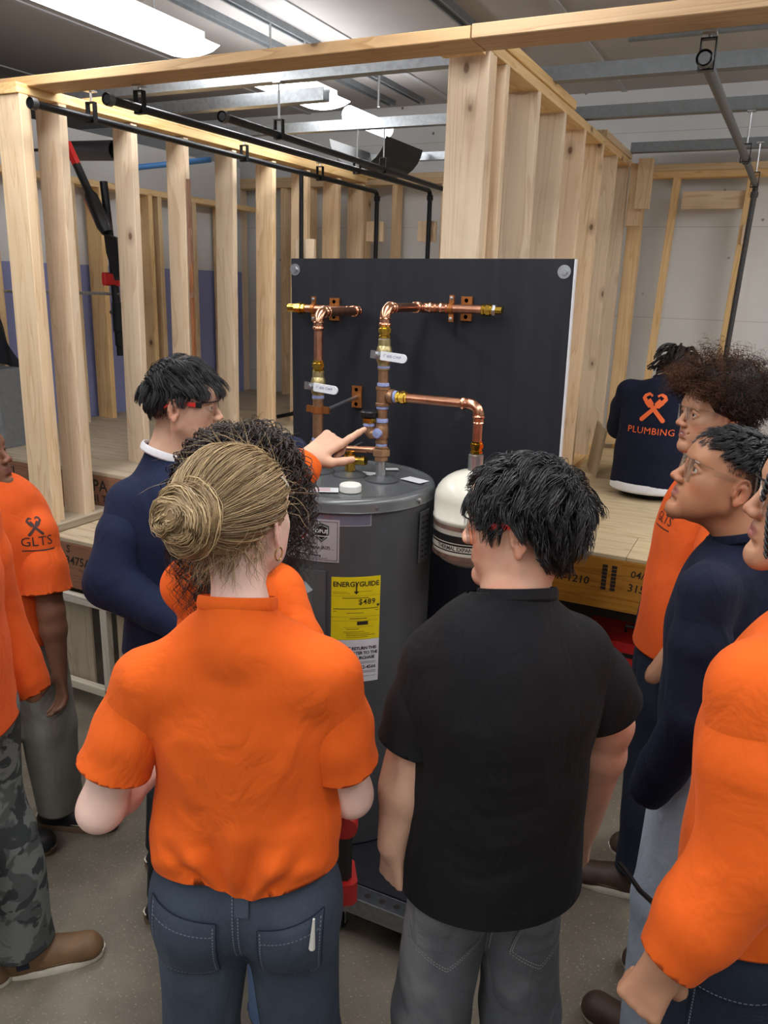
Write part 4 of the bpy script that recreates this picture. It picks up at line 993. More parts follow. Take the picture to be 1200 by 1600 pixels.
def skin(name, col, lip, rough=.5, blush=None):
    s = NT(name); c = s.coord()
    at = lambda n: s.n('ShaderNodeAttribute', attribute_name=n).outputs['Fac']
    m = s.noise(c, 24, 4); f = s.noise(c, 320, 2)
    base = s.ramp(m, [(.3, tuple(x*.86 for x in col[:3]) + (1,)), (.7, col)])
    base = s.mix(s.math('MULTIPLY', at('blush'), .55), base, blush or (col[0], col[1]*.62, col[2]*.58, 1))
    base = s.mix(at('lip'), base, lip)
    base = s.mix(at('stubble'), base, tuple(x*.12 for x in col[:3]) + (1,))
    s.set(Base_Color=base, Roughness=rough, Subsurface_Weight=.08, Subsurface_Radius=(.012, .005, .003), Subsurface_Scale=.6, Specular_IOR_Level=.35)
    s.bump(f, .12, .0008); return s.m
def hairmat(name, c1, c2, rough=.38, spec=.5):
    s = NT(name); c = s.coord(); a = s.noise(c, 45, 3)
    rnd = s.n('ShaderNodeAttribute', attribute_name='tint').outputs['Fac']
    s.set(Base_Color=s.mix(rnd, c1, c2), Roughness=rough, Specular_IOR_Level=spec); return s.m
SK = {'pale': skin('pale_skin', srgb(236, 200, 184), srgb(206, 130, 124)), 'light': skin('light_skin', srgb(210, 166, 140), srgb(176, 106, 98)),
      'warm': skin('warm_skin', srgb(214, 166, 138), srgb(176, 104, 94)), 'tan': skin('tan_skin', srgb(190, 140, 110), srgb(150, 92, 84)),
      'brown': skin('brown_skin', srgb(176, 124, 92), srgb(140, 86, 78)), 'dark': skin('dark_skin', srgb(128, 88, 68), srgb(112, 66, 62))}
HA = {'black': hairmat('black_hair', srgb(16, 15, 17), srgb(40, 38, 40), .36), 'curl': hairmat('dark_curly_hair', srgb(26, 20, 18), srgb(64, 50, 44), .42),
      'blonde': hairmat('ash_blonde_hair', srgb(112, 88, 60), srgb(204, 176, 132), .4), 'afro': hairmat('brown_tipped_afro', srgb(24, 18, 16), srgb(120, 74, 44), .55, .3), 'braid': hairmat('braid_hair', srgb(20, 17, 17), srgb(48, 42, 40), .5)}
CL = {'orange': cloth('orange_cotton', srgb(230, 98, 28), .05), 'orange_deep': cloth('orange_cotton_far', srgb(228, 94, 36), .05), 'black': cloth('black_cotton', srgb(24, 24, 27), .1, soft=.12),
      'navy': cloth('navy_fleece', srgb(27, 36, 62), .08, 500, soft=.2), 'navy_dark': cloth('dark_navy_fleece', srgb(22, 27, 48), .08, 500, soft=.15), 'white': cloth('white_cotton', srgb(226, 226, 230), .03),
      'slate': cloth('slate_canvas', srgb(56, 65, 79), .12, 700, tone=9, fade=srgb(80, 88, 100), denim=True, soft=.1), 'grey_denim': cloth('grey_denim', srgb(84, 86, 90), .2, 700, tone=7, fade=srgb(150, 150, 152), denim=True, soft=.1),
      'blue_denim': cloth('blue_denim', srgb(64, 84, 116), .15, 700, tone=8, fade=srgb(110, 130, 158), denim=True, soft=.1), 'light_denim': cloth('light_denim', srgb(158, 170, 186), .12, 700, tone=6, fade=srgb(186, 194, 204), denim=True, soft=.1),
      'dark_denim': cloth('dark_denim', srgb(30, 36, 50), .2, 700, denim=True, soft=.1), 'black_canvas': cloth('black_canvas', srgb(34, 38, 40), .15, 700, soft=.1), 'grey_twill': cloth('grey_twill', srgb(146, 142, 134), .1, 700, soft=.1), 'navy_twill': cloth('navy_twill', srgb(34, 42, 58), .1, 700, soft=.1)}
M['leather'] = plain('brown_leather', srgb(124, 92, 62), .6, 0, .2, 16); M['leather_dark'] = plain('dark_brown_leather', srgb(78, 56, 44), .6, 0, .2, 16); M['boot_black'] = plain('black_leather', srgb(36, 33, 34), .5, 0, .15)
M['sole'] = plain('cream_sole', srgb(226, 218, 200), .7, 0, .08); M['sole_brown'] = plain('brown_sole', srgb(120, 96, 74), .7, 0, .08); M['gore'] = plain('navy_elastic', srgb(30, 34, 56), .85, 0, .1, 200)
M['thread'] = plain('pale_thread', srgb(116, 126, 142), .8); M['thread_grey'] = plain('grey_thread', srgb(150, 150, 152), .8); M['red_frame'] = plain('red_glasses_arm', srgb(222, 50, 44), .35); M['frame_black'] = plain('black_glasses_arm', srgb(20, 20, 22), .35); M['gold'] = plain('gold_earring', srgb(220, 190, 120), .2, 1.)
M['print_orange'] = plain('orange_print', srgb(248, 110, 48), .6); M['print_dark'] = plain('dark_print', srgb(62, 34, 30), .7); M['print_pale'] = plain('pale_print', srgb(172, 140, 142), .7)
s = NT('camouflage'); c = s.coord()
a = s.noise(c, 11, 2, .5, .6); b = s.noise(s.n('ShaderNodeMapping', i_Vector=c, i_Location=(3, 7, 1)).outputs[0], 15, 2, .5, .8)
col = s.mix(s.ramp(a, [(.47, G(0)), (.5, G(1))]), srgb(84, 88, 86), srgb(116, 120, 116)); col = s.mix(s.ramp(b, [(.54, G(0)), (.57, G(1))]), col, srgb(56, 60, 60))
s.set(Base_Color=col, Roughness=.9); s.bump(s.noise(c, 500, 2), .25, .001); CL['camo'] = s.m
s = NT('clear_lens'); t = s.t; fr = s.n('ShaderNodeFresnel', i_IOR=1.45).outputs[0]
tr = s.n('ShaderNodeBsdfTransparent', i_Color=(.93, .95, .95, 1)); gl = s.n('ShaderNodeBsdfGlossy', i_Roughness=.03)
mx = s.n('ShaderNodeMixShader', i_Fac=s.math('MULTIPLY', fr, .38)); t.links.new(tr.outputs[0], mx.inputs[1]); t.links.new(gl.outputs[0], mx.inputs[2]); t.links.new(mx.outputs[0], s.out.inputs[0]); M['lens'] = s.m
s = NT('eye'); c = s.coord('Object'); y = s.n('ShaderNodeVectorMath', operation='DISTANCE', i_0=c, i_1=(0, .012, 0)).outputs['Value']
s.set(Base_Color=s.ramp(y, [(.0, G(.004)), (.002, G(.004)), (.0028, srgb(52, 34, 26)), (.0064, srgb(64, 44, 32)), (.0074, srgb(190, 178, 170)), (1, srgb(200, 190, 182))]), Roughness=.12)
for n_ in s.t.nodes:
    if n_.type == 'VALTORGB': n_.color_ramp.interpolation = 'LINEAR'
M['eye'] = s.m

# ------------------------------------------------------------------ head
HS = dict(nose=.85, lips=1., jaw=1., chin=1.)
def head_mesh(neck, h=.0028, **k):
    """neck: C7 point in head space. returns verts (head space), quads, lip/blush/stubble weights. x right, y forward, z up, origin between the ears"""
    o = dict(HS); o.update(k); f = Field((-.11, -.14, min(-.16, neck[2]-.06)), (.11, .14, .14), h)
    f.ell((0, -.014, .034), (.0745, .096, .086), .02); f.ell((0, .012, .02), (.070, .078, .075), .02)
    f.ell((0, .03, -.035), (.053, .055, .082), .025)
    j = o['jaw']
    for s_ in (-1, 1):
        f.cap((s_*.05*j, -.004, -.05), (s_*.010*j, .070, -.1), .0195, .0165, .025); f.ell((s_*.039, .053, -.024), (.023, .024, .026), .022); f.ell((s_*.054, .01, -.022), (.016, .035, .035), .02); f.ell((s_*.036, .038, -.062), (.022, .03, .028), .025)
    f.ell((0, .072*o['chin'], -.103), (.02, .016, .016), .02); f.ell((0, .066, -.06), (.032, .022, .03), .022)
    f.cap((-.03, .078, .024), (.03, .078, .024), .013, .013, .02); f.ell((0, .07, .05), (.045, .025, .035), .03)
    for s_ in (-1, 1): f.ell((s_*.0315, .096, .0055), (.019, .018, .0135), .012, op='sub')
    n = o['nose']
    f.cap((0, .087, .014), (0, .088 + .022*n, -.026), .0075, .0095, .012); f.ell((0, .0885 + .022*n, -.0295), (.0110, .0105, .0088), .006)
    for s_ in (-1, 1): f.ell((s_*.0125, .096 + .004*n, -.033), (.0085, .012, .0085), .006)
    for s_ in (-1, 1): f.ell((s_*.006, .104 + .01*n, -.0415), (.0038, .005, .004), .003, op='sub')
    l = o['lips']
    f.cap((-.013, .084, -.0555), (.013, .084, -.0555), .0065*l, None, .008); f.ell((0, .0885, -.0555), (.012, .0065*l, .0065*l), .006)
    f.cap((-.011, .0845, -.0685), (.011, .0845, -.0685), .0072*l, None, .008); f.ell((0, .0875, -.0685), (.014, .007*l, .007*l), .006)
    f.cap((-.021, .083, -.062), (.021, .083, -.062), .0018, None, .004, op='sub'); f.cap((-.008, .096, -.0622), (.008, .096, -.0622), .0022, None, .003, op='sub')
    if o.get('smile'): f.cap((-.024, .082, -.058), (-.03, .073, -.052), .003, None, .004, op='sub'); f.cap((.024, .082, -.058), (.03, .073, -.052), .003, None, .004, op='sub')
    f.ell((0, .088, -.083), (.018, .006, .006), .008, op='sub')
    for s_ in (-1, 1):   # eyelids
        f.cap((s_*.0185, .079, .003), (s_*.0315, .0885, .0125), .0042, .0045, .003); f.cap((s_*.0315, .0885, .0125), (s_*.045, .075, .004), .0045, .004, .003)
        f.cap((s_*.0185, .079, .002), (s_*.0315, .0855, -.0065), .0035, .004, .003); f.cap((s_*.0315, .0855, -.0065), (s_*.045, .075, .003), .004, .0035, .003)
    for s_ in (-1, 1):   # ears: back plate, helix rim, antihelix, lobe, tragus
        ux = unit((s_*.9, .42, 0)); uy = unit((s_*-.36, .93, -.1)); uz = unit(np.cross(ux, uy)*s_); c0 = A((s_*.078, -.018, -.002)) + ux*.004
        E = lambda y, z, x=0.: c0 + uy*y + uz*z + ux*x
        Mx = [[ux[i], uy[i], uz[i]] for i in range(3)]
        f.ell(E(.002, 0), (.0042, .0165, .028), .004, Mx)
        arc = [E(.0165*math.cos(q) - .001, .0285*math.sin(q) + .002, .003) for q in np.linspace(.15, PI*1.32, 10)]
        for p, q in zip(arc[:-1], arc[1:]): f.cap(p, q, .0036, .0034, .002)
        arc = [E(.0075*math.cos(q) - .003, .016*math.sin(q) - .001, .003) for q in np.linspace(.5, PI*1.25, 7)]
        for p, q in zip(arc[:-1], arc[1:]): f.cap(p, q, .0028, .0026, .002)
        f.ell(E(.002, -.003, .004), (.006, .0075, .011), .003, Mx, 'sub'); f.ell(E(.001, -.027, .001), (.0052, .009, .0095), .004, Mx); f.cap(E(.0125, -.001, .003), E(.0115, -.012, .003), .0036, None, .003)
    nk = A(neck); q = o.get('nk', 1.); f.cap((0, -.024, -.045), nk + A((0, .014, .012)), .050*q, .051*q, .03); f.cap((0, .008, -.07), nk + A((0, .045, -.01)), .024*q, .024*q, .03)
    f.cap(nk + A((0, .014, .01)), nk + A((0, .02, -.05)), .051*q, .05*q, .02)
    vs, fs = f.mesh(); vs = smooth(vs, fs, 1, .35)
    x, y, z = vs.T
    lip = np.clip(1 - np.sqrt((x/.0235)**2 + ((z+.062 + .004*np.abs(x)/.02*0)/.0125)**2), 0, 1); lip = np.clip(lip*4, 0, 1) * (y > .07)
    ck = np.clip(1 - np.sqrt(((np.abs(x)-.045)/.03)**2 + ((z+.035)/.03)**2), 0, 1) * (y > .02) + np.clip(1 - np.sqrt((x/.02)**2 + ((z+.03)/.02)**2), 0, 1)*(y > .08) + np.clip((np.abs(x)-.074)/.012, 0, 1)*.8
    return vs, fs, lip, np.clip(ck, 0, 1)
def head_frame(J, roll=0.):
    f = unit(J['hf']); r = unit(np.cross(f, (0, 0, 1))); u = np.cross(r, f)
    if roll: r, u = r*math.cos(roll) + u*math.sin(roll), u*math.cos(roll) - r*math.sin(roll)
    return np.stack([r, f, u], 1), A(J['head'])     # columns, origin
def to_w(Rm, o, p, sc=1.): return (A(p)*sc) @ Rm.T + o
# ------------------------------------------------------------------ hands
def hand(f, wr, d, n, sc=1., side=1, curl=(.5, .5, .5, .5), thumb=.5, spread=.08, tcurl=.3):
    """adds a hand to field f. d: direction of the fingers, n: back-of-hand normal, side=+1 when the thumb lies along d x n"""
    wr, d = A(wr), unit(d); n = unit(A(n) - d*(A(n) @ d)); t = np.cross(d, n)*side
    L = .088*sc
    f.cap(wr - d*.02, wr + d*.02*sc, .025*sc, .027*sc, .012, (n, .72))
    for k, off in enumerate((.026, .009, -.009, -.025)):
        f.cap(wr + d*.015*sc + t*off*.55*sc, wr + d*L*(1 - .02*abs(k-1)**1.3)*sc**0 + t*off*sc, .0145*sc, .0105*sc, .008, (n, .85))
    ends = []
    for k, (off, ln) in enumerate(((.026, .074), (.009, .082), (-.009, .076), (-.025, .06))):
        p = wr + d*L*(1 - .02*abs(k-1)**1.3) + t*off*sc; a = 0.; dirn = d
        for q, (fr, r0, r1) in enumerate(((.42, .0100, .0092), (.33, .0092, .0082), (.25, .0082, .0066))):
            a += curl[k] * (1., 1.15, .8)[q]
            sp = spread*(1.5-k)*math.cos(min(a, 1.4))
            e = unit((d*math.cos(a) - n*math.sin(a)) + t*sp); p2 = p + e*ln*fr*sc
            f.cap(p, p2, r0*sc, r1*sc, .0035); p = p2
        ends.append((p, e))
    p = wr + d*.018*sc + t*.022*sc - n*.006*sc; e = unit(d*(.75) + t*math.cos(thumb)*.8 - n*math.sin(thumb)*.8)
    f.cap(wr + d*.01*sc + t*.008*sc, p + e*.03*sc, .017*sc, .0135*sc, .01); p = p + e*.032*sc
    e2 = unit(e*.85 + d*.45 - n*tcurl - t*tcurl*.3); p2 = p + e2*.03*sc; f.cap(p, p2, .0115*sc, .0105*sc, .004)
    e3 = unit(e2 + d*.25 - n*tcurl*.6 - t*tcurl*.4); f.cap(p2, p2 + e3*.024*sc, .0105*sc, .0078*sc, .004)
    return ends
def bounds(pts, pad): pts = A(pts); return pts.min(0) - pad, pts.max(0) + pad
def arm_mesh(sh, el, wr, hd=None, rs=(.049, .041, .04, .0255), h=.0042, k_el=.03):
    sh, el, wr = A(sh), A(el), A(wr); pts = [sh, el, wr]
    if hd: pts.append(wr + unit(hd['d'])*.2)
    lo, hi = bounds(pts, .075); f = Field(lo, hi, h)
    f.cap(sh, sh*.35+el*.65, rs[0], rs[1]*1.08, .02); f.cap(sh*.35+el*.65, el, rs[1]*1.08, rs[1]*.92, .02)
    m = el*.72 + wr*.28; f.cap(el, m, rs[1]*.9, rs[2]*1.02, k_el); f.cap(m, wr, rs[2]*1.02, rs[3], .02, None)
    f.ell(el - unit((sh+wr)/2 - el)*.012, (.026, .026, .026), .02)
    if hd: hand(f, wr, **hd)
    vs, fs = f.mesh(); return smooth(vs, fs, 1, .4), fs
# ------------------------------------------------------------------ hair
SC, SR = A((0, -.014, .036)), A((.0775, .099, .088))
def hl_default(y): return np.interp(y, [-.12, -.07, -.045, -.03, .012, .03, .05, .07, .09], [-.09, -.085, -.07, .03, .032, .0, .038, .062, .072])
def roots(n, seed, region, grow=1.0):
    r = np.random.default_rng(seed); out = []; tot = 0
    while tot < n:
        d = r.normal(size=(n*2, 3)); d /= np.linalg.norm(d, axis=1)[:, None]; p = SC + SR*d*grow; p = p[region(p)]; out.append(p); tot += len(p)
    p = np.concatenate(out)[:n]; nn = (p - SC)/SR**2; return p, nn/np.linalg.norm(nn, axis=1)[:, None]
def paths(p, n, L, M, flow, lift=.4, grav=.3, seed=0, wig=.15, clear=1.03, clump=0., nclump=60, stiff=.55):
    """strands grown from the scalp; flow(p, t) gives the combing direction"""
    r = np.random.default_rng(seed); N = len(p); L = np.broadcast_to(L, (N,)); out = np.zeros((N, M, 3)); out[:, 0] = p; v = n.copy(); q = p.copy(); jitter = r.normal(size=(N, 3))
    for m in range(1, M):
        t = m/(M-1); e = (q - SC)/SR**2; e /= np.linalg.norm(e, axis=1)[:, None]
        fl = flow(q, t); fl = fl - e*(fl*e).sum(1)[:, None]*.8; fl /= np.linalg.norm(fl, axis=1)[:, None] + 1e-9
        tgt = fl + e*lift*(1-t) + np.array((0, 0, -1.))*grav*t + jitter*wig + r.normal(size=(N, 3))*wig*.5
        v = v*stiff + tgt*(1-stiff); v /= np.linalg.norm(v, axis=1)[:, None]; q = q + v*(L/(M-1))[:, None]
        k = np.sqrt((((q - SC)/(SR*clear))**2).sum(1)); ins = k < 1; q[ins] = SC + (q[ins] - SC)/k[ins][:, None]; out[:, m] = q
    if clump:
        c = r.choice(N, min(nclump, N), False); d2 = ((p[:, None] - p[c][None])**2).sum(2); g = c[d2.argmin(1)]; t = np.linspace(0, 1, M)[None, :, None]**.8
        out = out*(1 - clump*t) + out[g]*clump*t
    return out
def helix(P, rad, turns, seed=0):
    r = np.random.default_rng(seed); N, M, _ = P.shape; T = np.gradient(P, axis=1); T /= np.linalg.norm(T, axis=2, keepdims=True) + 1e-9
    s1 = np.cross(T, np.array((.3, .5, .81))); s1 /= np.linalg.norm(s1, axis=2, keepdims=True) + 1e-9; s2 = np.cross(T, s1)
    t = np.linspace(0, 1, M)[None, :]; ph = r.uniform(0, 6.28, (N, 1)) + 2*PI*np.broadcast_to(turns, (N,))[:, None]*t; R = rad*np.minimum(1, t*5)
    return P + (np.cos(ph)*R)[..., None]*s1 + (np.sin(ph)*R)[..., None]*s2
def strands(P, r0, seed=0, sides=3, tip=.15, tint=None):
    N, M, _ = P.shape; T = np.gradient(P, axis=1); T /= np.linalg.norm(T, axis=2, keepdims=True) + 1e-9
    s1 = np.cross(T, np.array((.21, .37, .9))); s1 /= np.linalg.norm(s1, axis=2, keepdims=True) + 1e-9; s2 = np.cross(T, s1)
    t = np.linspace(0, 1, M); R = np.broadcast_to(r0, (N,))[:, None]*(1 - (1-tip)*t[None, :]**2.2)
    vs = np.stack([P + (s1*math.cos(a) + s2*math.sin(a))*R[..., None] for a in 2*PI*np.arange(sides)/sides], 2).reshape(-1, 3)
    i, m, k = np.meshgrid(np.arange(N), np.arange(M-1), np.arange(sides), indexing='ij'); b = (i*M + m)*sides; k2 = (k+1) % sides
    fs = np.stack([b+k, b+k2, b+sides+k2, b+sides+k], -1).reshape(-1, 4)
    tn = np.random.default_rng(seed).uniform(0, 1, N)**1.6 if tint is None else np.broadcast_to(tint, (N,))
    return vs, fs, np.repeat(tn, M*sides)
def scalp(region, grow, nu=72, nv=48):
    u = np.arange(nu)*2*PI/nu; v = np.linspace(.02, PI-.02, nv); U, W = np.meshgrid(u, v, indexing='ij')
    p = SC + SR*grow*np.stack([np.sin(W)*np.cos(U), np.sin(W)*np.sin(U), np.cos(W)], -1); p = p.reshape(-1, 3)
    i, j = np.meshgrid(np.arange(nu), np.arange(nv-1), indexing='ij'); k = (i+1) % nu
    fs = np.stack([i*nv+j, i*nv+j+1, k*nv+j+1, k*nv+j], -1).reshape(-1, 4); ok = region(p)[fs].all(1)
    return p, fs[ok], np.zeros(len(p))
def merge(parts):
    V_, F_, T_ = [], [], []; n = 0
    for v, f, t in parts: V_.append(v); F_.append(f + n); T_.append(t); n += len(v)
    return np.concatenate(V_), np.concatenate(F_), np.concatenate(T_)
def hair_obj(name, parts, Rm, o, sc, mat, parent):
    v, f, t = merge(parts); ob = mesh_obj(name, to_w(Rm, o, v, sc), f, mat, parent); a = ob.data.attributes.new('tint', 'FLOAT', 'POINT'); a.data.foreach_set('value', np.clip(t, 0, 1).astype(np.float32)); return ob
def hreg(off=0., fn=hl_default): return lambda p: p[:, 2] > fn(p[:, 1]) + off
def hair_short(seed, flow, Ltop, Lside, n=2600, lift=.5, grav=.35, wig=.2, clump=.55, r0=.0011, region=None, nclump=90, clear=1.06, M_=9, cap=1.03):
    region = region or hreg(); p, nn = roots(n, seed, region); up = np.clip((p[:, 2]-.02)/.07, 0, 1); r = np.random.default_rng(seed)
    L = (Lside + (Ltop-Lside)*up)*r.uniform(.7, 1.1, n)
    P = paths(p, nn, L, M_, flow, lift, grav, seed, wig, clear, clump, nclump)
    return [scalp(region, cap), strands(P, r0, seed)]
# ------------------------------------------------------------------ eyewear in head space
def glasses(parent, Rm, o, sc, arm='frame_black', front='frame_black', down=0.):
    W = lambda p: V(to_w(Rm, o, p, sc)); mb = MB(); N = 12
    for s_ in (-1, 1):
        vs = []
        for i in range(N+1):
            a = .10 + (1.28-.10)*i/N; x = s_*.082*math.sin(a); y = .045 + .062*math.cos(a); top = .024; bot = -.030 + .016*max(0, 1-i/3) + .014*(i/N)**3
            for j in range(5): z = bot + (top-bot)*j/4; vs.append(W((x, y - .012*(1-j/4)*math.cos(a)*.6, z - down)))
        mb.add(vs, [(i*5+j, i*5+j+1, (i+1)*5+j+1, (i+1)*5+j) for i in range(N) for j in range(4)])
    g = mb.build('safety_glasses', M['lens'], parent, smooth=True)
    br = MB().tube([W((.082*math.sin(a), .046 + .062*math.cos(a), .024-down)) for a in np.linspace(-1.28, 1.28, 25)], .0017*sc, 6); br.build('brow_bar', M[front], g, smooth=True)
    for s_ in (-1, 1):
        mb = MB(); pts = [(s_*.0788, .060, .016), (s_*.080, .045, .017), (s_*.0805, .01, .019), (s_*.081, -.02, .02), (s_*.079, -.045, .006)]
        hw = (.007, .0065, .0045, .0035, .003); vs = []
        for (x, y, z), w_ in zip(pts, hw):
            for dx, dz in ((-.0015, -w_), (.0015, -w_), (.0015, w_), (-.0015, w_)): vs.append(W((x+dx, y, z+dz-down)))
        mb.add(vs, [(i*4+k, i*4+(k+1) % 4, i*4+4+(k+1) % 4, i*4+4+k) for i in range(4) for k in range(4)] + [(3, 2, 1, 0), (16, 17, 18, 19)]); mb.build('temple_arm', M[arm], g)
        if arm != front: h_ = MB(); h_.add([W((s_*(.0775+dx), .062+dy, .016+dz-down)) for dx in (0, .004) for dy in (0, -.018) for dz in (-.008, .008)], [(0,1,3,2), (4,6,7,5), (0,4,5,1), (2,3,7,6), (0,2,6,4), (1,5,7,3)]); h_.build('hinge', M[front], g)
    return g
# ------------------------------------------------------------------ person assembly
def new_person(J, label, group=None):
    c = (A(J['anL']) + A(J['anR']))/2; t = thing('person', label, 'person', (c[0], c[1], J.get('z0', 0.))); return t
def body(root, J, sk, arms=(), hs=.97, roll=0., hk={}, stub=None, brow='black', eyes=True, noarm=(), hv=.003):
    Rm, o = head_frame(J, roll); nk = (A(J['neckb']) - o) @ Rm / hs
    vs, fs, lip, blush = head_mesh(nk, hv, **hk); P = [(to_w(Rm, o, vs, hs), fs, lip, blush, stub(vs) if stub else np.zeros(len(vs)))]
    for v, f_ in arms: P.append((v, f_, np.zeros(len(v)), np.zeros(len(v)), np.zeros(len(v))))
    pts = [J[k] for k in ('neckb', 'pelvis', 'anL', 'anR', 'shL', 'shR', 'knL', 'knR')]; lo, hi = bounds(pts, .14); f = Field(lo, hi, .014)
    F_ = (J['f'], .68); cap = f.cap
    cap(J['pelvis'], J['waist'], .12, .105, .03, F_); cap(J['waist'], J['chest'], .105, .12, .03, F_); cap(J['chest'], A(J['chest'])*.5+A(J['neckb'])*.5, .115, .08, .03, F_); cap(J['shL'], J['shR'], .042, .042, .04); cap(J['chest'], J['neckb'], .07, .045, .03)
    for s_ in 'LR':
        cap(J['hip'+s_], J['kn'+s_], .07, .048, .03); cap(J['kn'+s_], J['an'+s_], .046, .032, .02)
        if s_ not in noarm: cap(J['sh'+s_], J['el'+s_], .04, .034, .02); cap(J['el'+s_], J['wr'+s_], .034, .028, .02)
    v, q = f.mesh(); P.append((smooth(v, q, 1), q) + (np.zeros(len(v)),)*3)
    n = 0; VV, FF, at = [], [], [[], [], []]
    for a in P:
        VV.append(a[0]); FF.append(a[1] + n); n += len(a[0])
        for k in range(3): at[k].append(a[2+k])
    ob = mesh_obj('body', np.concatenate(VV), np.concatenate(FF), SK[sk], root)
    for k, nm in enumerate(('lip', 'blush', 'stubble')): ob.data.attributes.new(nm, 'FLOAT', 'POINT').data.foreach_set('value', np.concatenate(at[k]).astype(np.float32))
    if eyes:
        for s_ in (-1, 1):
            Mx = MX.Translation(V(to_w(Rm, o, (s_*.0312, .0755, .003), hs))) @ MX([list(r_) + [0] for r_ in Rm.tolist()] + [[0, 0, 0, 1]])
            MB().ell((0, 0, 0), (.0122*hs, .0122*hs, .0122*hs), None, 16, 12).build('eye', M['eye'], ob, Mx, smooth=True, local=True)
            mb = MB(); pts = [(s_*.013, .0935, .0245), (s_*.022, .0935, .0285), (s_*.034, .0885, .030), (s_*.045, .079, .0255)]
            mb.tube([V(to_w(Rm, o, p, hs)) for p in pts], [.0022, .0036, .0032, .0012], 6); mb.build('eyebrow', HA[brow], ob, smooth=True)
    return ob, Rm, o
def shirt(root, J, mat, hem, rw=(.185, .175, .185), fl=.66, sl=.055, sleeve=('short', 'short'), sr=(.078, .082), fold=None, h=.0092, name='shirt', neck=(.075, .012), nn=None, colr=None, hem_r=.3, belly=0., shr=.056, extra=None, cuffr=.043, slen=.74, warp=None):
    f_, up = A(J['f']), A((0, 0, 1.)); r_ = A((f_[1], -f_[0], 0)); hemc = A(hem); pts = [J['neckb'], hemc, J['shL'], J['shR'], J['elL'], J['elR']] + [J['wr'+s_] for i, s_ in enumerate('LR') if sleeve[i] == 'long']
    lo, hi = bounds(pts, .22); hi = np.maximum(hi, A(J['neckb']) + .14); F = Field(lo, hi, h); fl_ = (f_, fl)
    bk = -f_*.0
    F.cap(hemc - up*.05, J['waist'], rw[2], rw[1], .015, fl_); F.cap(J['waist'], J['chest'], rw[1], rw[0], .02, fl_)
    ch = A(J['chest']); F.cap(ch, ch + up*.06, rw[0], rw[0]*.88, .03, (f_, fl)); F.cap(A(J['shL'])*.9+A(J['shR'])*.1, A(J['shR'])*.9+A(J['shL'])*.1, shr, shr, .04)
    nb = A(J['neckb'])
    for s_ in 'LR': F.cap(nb - up*.04, A(J['sh'+s_])*.75 + nb*.25 - up*.016, .042, .042, .045)
    if belly: F.ell(A(J['waist']) + f_*.05, (.13, .13, .14), .06)
    nn_ = unit(A((0, 0, 1.)) + f_*.35) if nn is None else unit(nn); F.cap(nb - up*.05, nb + nn_*.09 + f_*.012, neck[0], neck[0]*.97, .02)
    ncen = nb + nn_*(neck[1]+.008) + f_*.012
    parts = [(F, [(ncen, nn_, .16, lambda p: np.linalg.norm(A(p) - ncen - nn_*((A(p) - ncen) @ nn_)) < neck[0]*1.12 + .008), (hemc, (0, 0, -1), 9.)])]
    if extra: extra(F)
    for i, s_ in enumerate('LR'):
        sh, el, wr = A(J['sh'+s_]), A(J['el'+s_]), A(J['wr'+s_]); d = unit(el - sh); r0 = sr[0]*.84
        F.cap(sh, sh + (el-sh)*.22, r0, r0, .035); m0, m1 = sh + (el-sh)*.1, sh + (el-sh)*.42
        if sleeve[i] == 'short':
            e = sh + (el-sh)*slen; lo, hi = bounds([sh, el], .15); Q = Field(lo, hi, h); Q.cap(m0, m1, r0*.93, sr[0]*.98, .01); Q.cap(m1, e + d*.05, sr[0]*.98, sr[1], .02); parts.append((Q, [(e, d, 9.)]))
        else:
            d2 = unit(wr - el); lo, hi = bounds([sh, el, wr], .15); Q = Field(lo, hi, h); q = el*.15+wr*.85; Q.cap(m0, m1, r0*.93, sr[0]*.95, .01); Q.cap(m1, el, sr[0]*.95, sr[1]*.86, .012); Q.cap(el, el*.4+wr*.6, sr[1]*.84, sr[1]*.70, .02); Q.cap(el*.4+wr*.6, q, sr[1]*.70, cuffr*1.25, .012); Q.cap(q, wr + d2*.03, cuffr*1.02, cuffr, .008)
            parts.append((Q, [(wr - d2*.004, d2, .12)]))
    bm = None
    for Q, cu in parts:
        vs, fs = Q.mesh(); vs = smooth(vs, fs, 2, .5)
        if fold: vs = vs + normals(vs, fs)*fold(vs)[:, None]; vs = smooth(vs, fs, 1, .3)
        if J.get('z0'): vs[:, 2] = np.maximum(vs[:, 2], J['z0'] + .004)
        b2 = cut_mesh(vs, fs, cu)
        if warp and Q is F: 
            for v in b2.verts: v.co = warp(v.co)
        if bm is None: bm = b2
        else:
            me = bpy.data.meshes.new('q'); b2.to_mesh(me); b2.free(); bm.from_mesh(me); bpy.data.meshes.remove(me)
    o = bm_obj(name, bm, CL[mat], root); fx = frame(V(nn_), tuple(r_), V(ncen)); mb = MB(); K = 44; R = neck[0]*.98 + .002; vs = []
    for q, dz in ((1.0, -.016), (1.045, -.012), (1.05, -.002), (1.02, .006), (.96, .0065), (.92, -.002)):
        vs += [fx @ V((R*q*math.cos(2*PI*k/K), R*q*math.sin(2*PI*k/K), dz)) for k in range(K)]
    mb.add(vs, [(j*K+k, j*K+(k+1) % K, (j+1)*K+(k+1) % K, (j+1)*K+k) for j in range(5) for k in range(K)]); mb.build('collar', CL[colr or mat], o if colr is None else root, smooth=True)
    return o
